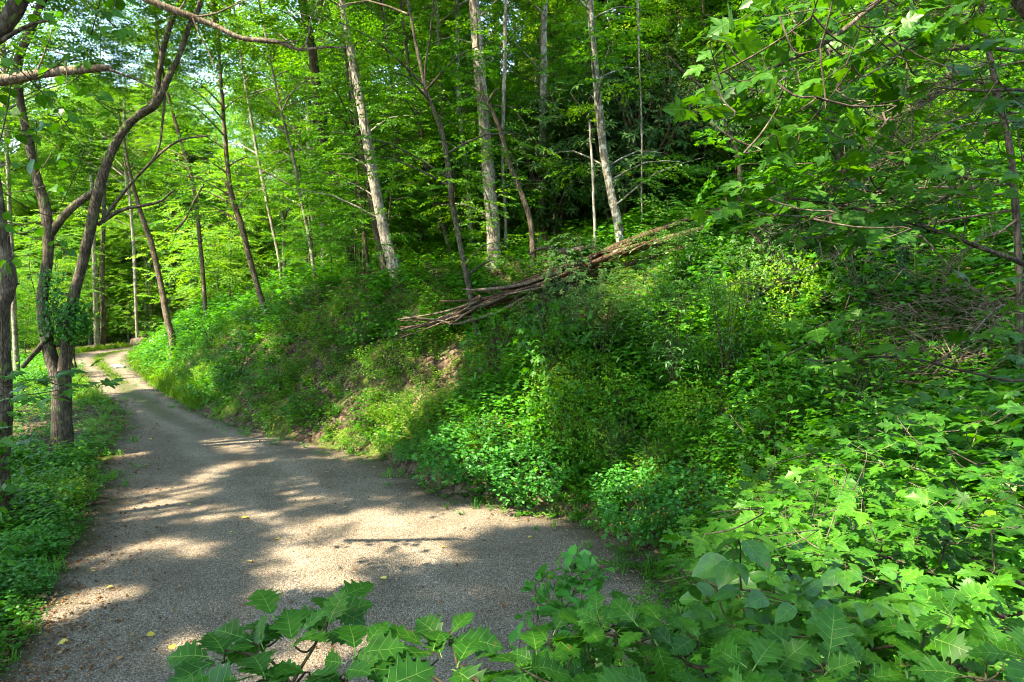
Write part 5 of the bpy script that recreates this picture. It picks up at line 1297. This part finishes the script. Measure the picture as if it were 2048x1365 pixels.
lim = [([base, P3(1900, 980, 5.2), P3(1700, 900, 5.2), P3(1540, 930, 5.2)], [.02, .014, .009, .004])]
ros = fill(PF3, 40, lambda x, y: 5.2, ML, (5, 8), 11)
close_plant('maple_sapling', 'darker maple sapling behind the bright tiers, right of the hollow', 'sapling', base, lim, ros, 'maple_dark', .095, M['bark_brown'], 11, tiltsd=.35)
# overhanging maple at the upper right
base = np.array([5.6, 3.6, hgt(5.6, 3.6)])
lim = [([base, base + (0, 0, 2.5), P3(2250, 300, 4.2), P3(2080, 60, 4.2), P3(1900, -120, 4.1), P3(1760, 0, 4.0), P3(1660, 80, 3.9), P3(1560, 130, 3.8), P3(1450, 190, 3.7)], [.08, .06, .05, .035, .025, .016, .012, .008, .004]),
       ([P3(2250, 300, 4.2), P3(2080, 190, 4.2), P3(1950, 182, 4.1), P3(1850, 168, 4.0), P3(1812, 122, 3.9), P3(1790, 60, 3.9)], [.03, .016, .013, .010, .007, .004])]
ros = fill([(1385, 230), (1440, 60), (1560, -20), (1960, -20), (1900, 120), (1760, 260), (1640, 300), (1500, 320)], 38, lambda x, y: 3.7 + (x - 1400) * .0005, (-.6, -.3, -.35), (5, 8), 12, hsd=.4, dsd=.16)
close_plant('overhanging_maple', 'maple bough with slanting leaves hanging across the upper right', 'tree', base, lim, ros, 'maple_dark', .125, M['bark_dark'], 12, tiltsd=.55, twig_r=.0035)
ros = fill([(1640, -20), (2060, -20), (2060, 420), (1900, 360), (1760, 300), (1660, 160)], 44, lambda x, y: 4.3 + (x - 1400) * .0005, (-.6, -.3, -.35), (5, 8), 62, hsd=.4, dsd=.16)
close_plant('overhanging_maple', 'second maple bough drooping at the far upper right before the dead conifer', 'tree', base + (.4, .5, 0), [([base + (.4, .5, 0), base + (.4, .5, 2.5), P3(2280, 250, 4.8), P3(2100, 120, 4.7), P3(1900, 100, 4.6), P3(1760, 150, 4.5)], [.07, .05, .03, .018, .01, .004])], ros, 'maple_dark', .12, M['bark_dark'], 62, tiltsd=.5, twig_r=.003)
base = np.array([5.9, 4.4, hgt(5.9, 4.4)])
lim = [([base, base + (0, 0, 1.5), P3(2200, 620, 4.6), P3(2060, 535, 4.6), P3(1960, 495, 4.5), P3(1850, 455, 4.4), P3(1700, 415, 4.3), P3(1560, 395, 4.2)], [.07, .055, .04, .018, .015, .012, .008, .004]),
       ([P3(2200, 700, 4.6), P3(2050, 760, 4.5), P3(1940, 745, 4.5), P3(1800, 715, 4.4), P3(1650, 722, 4.3), P3(1570, 712, 4.3)], [.03, .016, .014, .011, .007, .004])]
ros = fill([(1400, 440), (1480, 370), (1640, 330), (1800, 300), (1980, 330), (1900, 480), (1700, 500), (1560, 480)], 40, lambda x, y: 4.3, (-.8, -.2, -.15), (5, 8), 13, hsd=.4, dsd=.14)
ros += fill([(1560, 690), (1600, 640), (1760, 600), (1860, 640), (1760, 740), (1620, 730)], 70, lambda x, y: 4.3, (-.8, -.2, -.15), (4, 6), 14, hsd=.4)
ros += fill([(1900, 560), (2050, 520), (2050, 720), (1950, 680)], 75, lambda x, y: 4.2, (-.8, -.2, -.15), (4, 6), 15, hsd=.4)
close_plant('overhanging_maple', 'lower maple bough with grey glinting leaves reaching left over the log end', 'tree', base, lim, ros, 'maple_dark', .125, M['bark_dark'], 13, tiltsd=.42, twig_r=.0035)
# sprig reaching in from the left
base = np.array([-3.4, 3.0, hgt(-3.4, 3.0)])
lim = [([base, P3(-150, 900, 3.2), P3(-40, 800, 3.2), P3(60, 790, 3.3), P3(190, 768, 3.4)], [.015, .010, .007, .005, .002])]
ros = [(P3(210, 770, 3.4), (1, 0, 0), 5), (P3(140, 778, 3.35), (1, -.1, 0), 4), (P3(110, 755, 3.45), (.8, .3, .1), 5), (P3(60, 765, 3.35), (.6, .3, .1), 5), (P3(10, 755, 3.4), (.5, .2, .1), 5), (P3(90, 800, 3.1), (.9, -.3, -.1), 4), (P3(20, 800, 3.1), (.6, -.3, 0), 5), (P3(-10, 880, 3.1), (.6, -.1, -.2), 5), (P3(175, 745, 3.5), (.6, .2, .7), 1)]
close_plant('maple_sapling', 'blue green maple sprig reaching in from the left edge across the forked trunk', 'sapling', base, lim, ros, 'maple', .088, TW, 14, tiltsd=.22)
# vine on the crooked left tree, leaves large enough to tell apart
cP, cr_ = px_path([(40, 1070, 26), (16, 1010, 30), (4, 930, 32), (8, 840, 30), (8, 700, 30), (6, 620, 32)], ground_hit(34, 1060)[1])
base = cP[0]
ros = []
r_ = np.random.RandomState(3)
for k in range(44):
    t = r_.uniform(0, 3.2); i_ = int(t); p = cP[i_] + (cP[i_ + 1] - cP[i_]) * (t - i_) + r_.normal(0, .16, 3) * (1, 1, .5) + (0.02, -.2, 0); ros.append((p, (r_.normal(0, .5), -.6, r_.normal(-.2, .4)), 4))
close_plant('vine', 'big leaved green vine climbing the crooked tree at the left edge', 'vine', base, [(cP + (.1, -.16, 0), [.012] * len(cP))], ros, 'heart', .13, TW, 15, tiltsd=.7)
# hanging large leaves at the top left
base = np.array([-5.2, 5.4, hgt(-5.2, 5.4)])
lim = [([base, base + (0, 0, 3), P3(-120, 120, 5.6), P3(20, 20, 5.8), P3(160, -20, 6), P3(330, -40, 6.2)], [.03, .025, .02, .015, .01, .006]), ([P3(-60, 60, 5.7), P3(70, 170, 6), P3(170, 300, 6.2)], [.012, .007, .004]), ([P3(160, -20, 6), P3(200, 60, 6), P3(195, 200, 6.1)], [.008, .006, .003])]
ros = fill([(-20, -20), (260, -20), (240, 60), (150, 90), (200, 190), (240, 230), (150, 250), (0, 280)], 52, lambda x, y: 6.0, (.3, -.2, -.5), (3, 6), 16, hsd=.5) + fill([(0, 280), (150, 250), (130, 500), (0, 520)], 70, lambda x, y: 6.0, (.3, -.2, -.5), (3, 5), 17)
close_plant('large_leaved_tree', 'tree with large rounded leaves hanging in front of the upper left sky', 'tree', base, lim, ros, 'heart', .12, TW, 16, tiltsd=.55, twig_r=.0035)
print('close plants done')

# ------------------------------------------------------------------ vine clump on the forked tree
q = at(140, 645, 13.45); rs = np.random.RandomState(8); acc = Acc(); n = 900
C = rs.normal(0, 1, (n, 3)); C = unit(C) * rs.uniform(.3, 1, (n, 1)) ** .5 * (.50, .38, .42) * (1 + .25 * np.sin(C[:, :1] * 4))
put(acc, TF, C + (0, 0, 0), rs.normal(0, .6, (n, 3)) + (0, -.4, -.5), unit(C) + (0, 0, .6) + rs.normal(0, .3, (n, 3)), .075 * rs.uniform(.6, 1.2, n), rs.uniform(0, 1, n))
C2 = np.column_stack([rs.normal(-.32, .12, 260), rs.normal(0, .12, 260), rs.uniform(.2, 1.0, 260)]); put(acc, TF, C2, rs.normal(0, .6, (260, 3)) + (0, -.4, -.4), rs.normal(0, .4, (260, 3)) + (0, -.4, .7), .07 * rs.uniform(.6, 1.2, 260), rs.uniform(0, 1, 260))
e = empty('vine_clump', q, 'dense dark green leafy clump where the forked tree divides', 'vine'); st_ = Acc()
for k in range(6): st_.add(*bark_tube(np.array([(-.05 + k * .03, 0, -.9), (rs.normal(0, .1), -.12, -.3), (rs.normal(0, .25), -.2, .3)]), [.012, .010, .004], 5, .15, .05, 0, k))
link('stems', st_.mesh('vine_stems', [TW]), e); link('foliage', acc.mesh('vine_foliage', [M['herb_cool']]), e, 'stuff')

# ------------------------------------------------------------------ dead branches over the left of the view
def dead_branch(label, main, side, Y, mat, seed):
    P, r = px_path(main, Y); e = empty('dead_branch', P[0], label, 'branch'); a = Acc(); a.add(*bark_tube(P - P[0], r, 10, .1, .14, 0, seed)); link('limb', a.mesh('dead_limb', [mat], True), e)
    for k, s_ in enumerate(side):
        Q, q = px_path(s_, Y - .02); a = Acc(); a.add(*bark_tube(Q - P[0], q, 6, .08, .08, 0, seed + k)); link('twig', a.mesh('dead_twig', [mat], True), e)
    return e
dead_branch('broken dead branch with pale stripped wood crossing the left tree trunks', [(-60, 168, 26), (0, 162, 24), (60, 152, 21), (120, 144, 19), (190, 138, 17), (218, 137, 15), (224, 142, 6)],
            [[(219, 140, 7), (260, 155, 5), (300, 173, 4), (342, 190, 2)], [(75, 146, 5), (78, 135, 4), (92, 100, 3), (105, 60, 2)]], 7.0, M['dead_grey'], 1)
dead_branch('long crooked bare branch hanging across the top left', [(240, -30, 15), (300, 2, 14), (380, 32, 15), (430, 52, 12), (480, 76, 11), (530, 82, 12), (560, 86, 9), (600, 100, 6), (650, 95, 5), (690, 96, 3)],
            [[(602, 98, 4), (615, 80, 4), (624, 30, 3), (640, 0, 2)], [(385, 35, 6), (430, 28, 4), (470, 10, 3), (500, 0, 2)], [(360, 20, 5), (385, -20, 4)], [(540, 84, 4), (590, 84, 3), (605, 70, 2)], [(650, 96, 3), (660, 84, 2)], [(385, 34, 5), (400, 70, 4), (420, 110, 3), (430, 140, 2)]], 8.0, M['dead_grey'], 2)
dead_branch('pale curved dead stick in the shade right of the tan trunk', [(350, 462, 4), (370, 440, 5), (385, 410, 5), (408, 368, 4)], [], 24, M['dead_grey'], 3)
dead_branch('dark limb at the very top left corner', [(-60, 140, 30), (-10, 75, 34), (30, 20, 34), (60, -40, 32), (90, -120, 28)], [[(-10, 90, 12), (30, 66, 9), (65, 48, 7), (98, 42, 4)]], 5.6, M['bark_brown'], 4)

# ------------------------------------------------------------------ fallen trunk on the bank
lx = [830, 1000, 1240, 1420]
ly = [ground_hit(830, 665)[1], ground_hit(1000, 615)[1], ground_hit(1240, 545)[1], ground_hit(1420, 480)[1]]
print('log depths', ly)
ly = list(np.interp(lx, [830, 1420], [ly[0] * .5 + ly[1] * .5 - .6, ly[2] * .5 + ly[3] * .5 - .3]))
def logY(px_): return float(np.interp(px_, lx, ly)) - .62
stems = [
 ([(1445, 420, 12), (1400, 432, 14), (1330, 456, 15), (1250, 487, 16), (1170, 520, 15), (1090, 552, 13), (1010, 585, 13), (950, 612, 9), (900, 635, 7), (860, 648, 5), (830, 655, 3)], 0, 'dead_wood'),
 ([(1430, 448, 12), (1350, 475, 16), (1250, 505, 20), (1170, 535, 16), (1080, 565, 12), (1000, 592, 10), (930, 600, 7), (880, 602, 4)], -.12, 'dead_wood'),
 ([(1380, 490, 10), (1280, 522, 12), (1200, 545, 12), (1120, 570, 9), (1040, 592, 8), (960, 618, 6), (905, 640, 3)], .10, 'dead_wood'),
 ([(1180, 495, 12), (1130, 503, 13), (1090, 496, 11), (1060, 510, 6)], .3, 'dead_grey'),
 ([(1120, 545, 11), (1040, 570, 9), (960, 580, 8), (920, 578, 4)], -.22, 'dead_grey'),
 ([(1060, 590, 9), (1000, 622, 8), (945, 640, 6), (910, 648, 5), (875, 640, 5), (805, 634, 3)], -.25, 'dead_grey'),
 ([(1260, 495, 10), (1180, 528, 12), (1100, 560, 9)], -.32, 'dead_wood'),
 ([(960, 610, 6), (930, 630, 5), (900, 652, 3)], -.3, 'dead_grey'), ([(1000, 590, 5), (960, 583, 4), (930, 590, 2)], -.1, 'dead_grey')]
for q_ in range(22):
    x0 = rs.uniform(900, 1330); L_ = rs.uniform(90, 300); x1 = max(x0 - L_, 800); o0, o1 = rs.uniform(-14, 22), rs.uniform(-16, 26)
    yl = lambda u: float(np.interp(u, [830, 900, 1000, 1170, 1250, 1400], [650, 632, 590, 528, 494, 438]))
    w_ = rs.uniform(3, 8); stems.append(([(x0, yl(x0) + o0, w_), ((x0 + x1) / 2, yl((x0 + x1) / 2) + (o0 + o1) / 2 + rs.uniform(-6, 6), w_ * .9), (x1, yl(x1) + o1, w_ * .5)], rs.uniform(-.4, .15), ['dead_wood', 'dead_grey'][q_ % 2]))
e0 = at(1240, 500, logY(1240)); e0[2] = hgt(e0[0], e0[1])
e = empty('fallen_log', e0, 'long splintered reddish fallen trunk lying up the bank', 'log')
for k, (pp, dy, mt) in enumerate(stems):
    P = np.array([at(a, b, logY(a) + dy) for a, b, c in pp]); r = np.array([c * .40 / F * logY(a) for a, b, c in pp])
    a = Acc(); a.add(*bark_tube(P - e0, r, 9, .10, .30, 0, 40 + k, .008)); link('split_stem', a.mesh('split_stem', [M[mt]], True), e)
# stump and dead sticks under the log
q = ground_hit(1204, 600); e = empty('stump', q, 'thin upright broken stump just below the fallen log', 'stump'); a = Acc()
a.add(*bark_tube(np.array([(0, 0, -.2), (0, 0, .3), (-.02, 0, .62)]), [.075, .06, .05], 9, .08, .12, .5, 3)); link('wood', a.mesh('stump', [M['dead_grey']], True), e)
for k, (p0, p1, w_) in enumerate([((1175, 560), (1235, 635), 6), ((1190, 575), (1250, 650), 5), ((1210, 560), (1245, 610), 4), ((1155, 575), (1215, 640), 5), ((1225, 545), (1245, 600), 3), ((1140, 520), (1165, 590), 6), ((1150, 505), (1185, 585), 4)]):
    Yd = ground_hit(*p0)[1] - .4; P, r = px_path([(p0[0], p0[1], w_), ((p0[0] + p1[0]) / 2 + 4, (p0[1] + p1[1]) / 2 - 3, w_), (p1[0], p1[1], w_ * .6)], Yd)
    e = empty('dead_stick', P[2], ['dead grey stick slanting down from the stump', 'second dead stick beside the stump, slightly longer', 'short dead stick right of the stump', 'dead stick left of the stump', 'thin upright dead stick above the stump', 'crooked reddish dead stem left above the stump', 'thin reddish dead stem close to the crooked one'][k], 'stick')
    a = Acc(); a.add(*bark_tube(P - P[2], r, 7, .08, .12, 0, 60 + k)); link('wood', a.mesh('stick', [M['dead_wood' if k > 4 else 'dead_grey']], True), e)
# rotten log piece by the hollow
P0 = ground_hit(1442, 915); P1 = at(1502, 866, P0[1] + .45); P0 = P0 + (0, 0, .08)
e = empty('rotten_log', P0, 'short reddish brown rotten log piece in the dark hollow at right', 'log'); a = Acc()
a.add(*bark_tube(np.array([(0, 0, 0), (P1 - P0) * .5 + (0, 0, .03), P1 - P0]), [.085, .10, .07], 12, .06, .22, 0, 9)); link('wood', a.mesh('rotten_log', [M['bark_red']], True), e)

# ------------------------------------------------------------------ dead conifer and brush at the right
rs = np.random.RandomState(17)
tp, tr_ = px_path([(2040, 620, 15), (2036, 500, 15), (2030, 400, 16), (2020, 300, 15), (2002, 220, 14), (1985, 140, 13), (1968, 50, 12), (1955, -40, 11)], 6.5)
tp = np.vstack([[tp[0][0] + .1, tp[0][1], hgt(tp[0][0], tp[0][1]) - .2], tp]); tr_ = np.append(.055, tr_)
tp, tr_ = extend(tp, tr_, 11)
e = empty('dead_conifer', tp[0], 'half dead conifer with lichened trunk and tangled bare twigs at the right', 'tree'); off = tp[0]
a = Acc(); a.add(*bark_tube(tp - off, tr_, 12, .15, .08, .3, 5)); link('trunk', a.mesh('trunk', [M['bark_brown']], True), e)
tw = Acc(); sm = smooth_poly(tp, 60)
for k in range(34):
    c = sm[rs.randint(4, 52)]; sd_ = -1 if rs.rand() < .72 else 1; L_ = rs.uniform(.9, 2.6)
    d = np.array([sd_ * rs.uniform(.6, 1), rs.uniform(-.7, .4), rs.uniform(-.15, .25)]); d /= np.linalg.norm(d)
    P = np.array([c + d * L_ * t + np.array([0, 0, -.35 * L_ * t * t]) + rs.normal(0, .03, 3) for t in (0, .25, .5, .75, 1)])
    b = Acc(); b.add(*bark_tube(P - off, [.012, .010, .008, .005, .002], 5, .1, .1, 0, k)); link('branch', b.mesh('dead_branch', [M['dead_grey'] if k % 3 else M['bark_dark']], True), e)
    for j in range(24):
        t = rs.uniform(.2, 1); p = c + d * L_ * t + np.array([0, 0, -.35 * L_ * t * t]); v = d * rs.uniform(.1, .6) + rs.normal(0, .5, 3) * (1, 1, .6); v = v / np.linalg.norm(v) * rs.uniform(.15, .6)
        Q = np.array([p, p + v * .5 + rs.normal(0, .04, 3), p + v + (0, 0, -.06)]); tw.add(*tube_arrays(Q - off, [.004, .003, .0012], 3))
        for jj in range(2):
            v2 = rs.normal(0, .14, 3); tw.add(*tube_arrays(np.array([Q[1], Q[1] + v2 * .6 + (0, 0, .02), Q[1] + v2 * 1.2]) - off, [.002, .0016, .0008], 3))
link('twigs', tw.mesh('dead_twigs', [M['dead_grey']]), e, 'stuff')
base = ground_hit(1800, 800); e = empty('brush_pile', base, 'low tangle of bare grey brush on the right slope above the maples', 'brush'); tw = Acc()
for k in range(800):
    q = ground_hit(rs.uniform(1700, 2040), rs.uniform(640, 830)) if k < 60 else q0 + rs.normal(0, .3, 3) * (1, 1, .3) + (0, 0, .12)
    if k < 60 or k % 8 == 0: q0 = ground_hit(rs.uniform(1700, 2040), rs.uniform(640, 830)) + (0, 0, .2)
    v = rs.normal(0, 1, 3) * (1, 1, .35); v = v / np.linalg.norm(v) * rs.uniform(.25, .9); b_ = rs.normal(0, .07, 3)
    tw.add(*tube_arrays(np.array([q - v * .5, q + b_ + (0, 0, .06), q + v * .5]) - base, [.004, .005, .0015], 3))
link('twigs', tw.mesh('brush', [M['dead_grey']]), e, 'stuff')

# ------------------------------------------------------------------ stones, cut log, fallen leaves
def stone_mesh(seed, sx, sy, sz, mat):
    r = np.random.RandomState(seed); import bmesh
    bm = bmesh.new(); bmesh.ops.create_icosphere(bm, subdivisions=2, radius=1)
    for v in bm.verts:
        c = v.co.copy(); k = 1 + .28 * mnoise.noise(c * 1.3 + Vector((seed * 3.1, 0, 0))) + .1 * mnoise.noise(c * 4 + Vector((seed, 2, 0)))
        v.co = Vector((c.x * k * sx, c.y * k * sy, max(c.z * k, -.4) * sz))
    me = bpy.data.meshes.new('stone'); bm.to_mesh(me); bm.free(); me.materials.append(mat); return me
def place_stone(px_, py_, s_, lb, mat, seed, cat='stone', group=None):
    q = ground_hit(px_, py_); o = link('stone', stone_mesh(seed, s_, s_ * .8, s_ * .45, mat)); o.location = q + (0, 0, s_ * .1); o.rotation_euler = (0, 0, seed * 1.7); tag(o, lb, cat, group); return o
place_stone(240, 737, .32, 'flat grey stone at the right side of the drive near the bend', M['stone'], 1)
place_stone(228, 733, .16, 'small grey stone left of the flat grey stone', M['stone'], 2)
base = at(330, 680, 47); base[2] = hgt(base[0], base[1]); e = empty('stone_pile', base, 'heap of white stones glinting beyond the bend', 'stone pile')
WS = [stone_mesh(20 + k, 1, .8, .6, M['white_stone']) for k in range(6)]
for k in range(44):
    u = rs.uniform(0, 1); px_ = 292 + u * 76; py_ = 694 - u * 26 + rs.uniform(-4, 7); q = at(px_, py_, 46 + rs.uniform(-1, 1.5)) - base
    o = link('stone', WS[k % 6], e)
    s_ = rs.uniform(.18, .42); o.scale = (s_, s_, s_); o.location = q; o.rotation_euler = (rs.uniform(0, 6), rs.uniform(0, 6), rs.uniform(0, 6))
# brown cut log section at the bend
q = at(280, 690, 40); q[2] = max(q[2] - .25, hgt(q[0], q[1])); e = empty('cut_log', q, 'thick brown cut log section with pale sawn end at the bend', 'log'); a = Acc()
a.add(*bark_tube(np.array([(-.42, .15, .34), (0, 0, .36), (.36, -.12, .36)]), [.30, .33, .33], 16, .12, .07, 0, 2)); link('bark', a.mesh('log_bark', [M['bark_dark']], True), e)
ax = unit(np.array([.36, -.12, .36]) - np.array([0, 0, .36])); ax = unit(np.array([.78, -.27, 0])); a = Acc()
for s_, c in ((1, np.array([.365, -.122, .36])), (-1, np.array([-.425, .152, .34]))):
    u_ = np.cross(ax, (0, 0, 1)); an = np.linspace(0, 6.283, 19)[:-1]; Vc = [c] + [c + .315 * (math.cos(t) * u_ + math.sin(t) * np.array([0, 0, 1])) for t in an]; a.add(Vc, [(0, 1 + i, 1 + (i + 1) % 18) for i in range(18)])
link('sawn_end', a.mesh('sawn_end', [bark_mat('sawn_wood', (.35, .2, .1), (.55, .38, .22), (.7, .55, .38), 8, .3)]), e)

FL = [big_leaf('fallen_leaf', HRT, [M['yellow'], M['yellow']], [], .3, .1, .15, 70 + s) for s in range(3)] + [big_leaf('fallen_leaf', OVT, [M['litter'], M['litter']], [], .2, .2, .3, 80 + s) for s in range(2)]
spots = [(483, 1047, .115, 0, 'largest pale yellow leaf, fallen in the middle of the drive'), (142, 1287, .085, 0, 'bright yellow leaf at the lower left of the drive'), (289, 1282, .085, 1, 'yellow orange leaf at the bottom left of the drive'),
         (337, 1300, .085, 1, 'orange yellow leaf beside the bottom oak sapling'), (777, 1166, .08, 2, 'yellow leaf right of the oak sapling top'), (742, 938, .085, 0, 'yellow leaf near the upper drive edge'), (1065, 1078, .075, 1, 'yellow leaf near the right edge of the drive'),
         (554, 1005, .09, 3, 'tan leaf above the largest yellow leaf'), (39, 1285, .08, 0, 'yellow leaf in the lower left corner of the drive'), (251, 1331, .08, 4, 'brown leaf at the bottom left of the drive'), (369, 1121, .07, 4, 'dark red brown leaf in the left half of the drive')]
G_ = 'small yellow leaves scattered on the drive'
for px_, py_ in [(266, 1024), (124, 1105), (110, 1205), (696, 1020), (561, 1087), (469, 1070), (276, 1143), (972, 1179), (505, 1132), (710, 1147), (1034, 1117), (880, 1100), (640, 1060), (300, 880), (345, 860), (420, 900), (560, 905), (650, 950), (380, 1010), (590, 1150), (230, 1180), (180, 1150), (850, 1010), (930, 1060)]:
    spots.append((px_, py_, rs.uniform(.05, .075), rs.randint(0, 4), 'small yellow or tan leaf fallen on the gravel drive'))
for k, (px_, py_, s_, m_, lb) in enumerate(spots):
    q = ground_hit(px_, py_); o = link('fallen_leaf', FL[m_]); o.location = q + (0, 0, .028); o.scale = (s_, s_, s_); o.rotation_euler = (rs.normal(0, .15), rs.normal(0, .15), rs.uniform(0, 6.28)); tag(o, lb, 'leaf', G_ if k >= 11 else None)
print('all done')
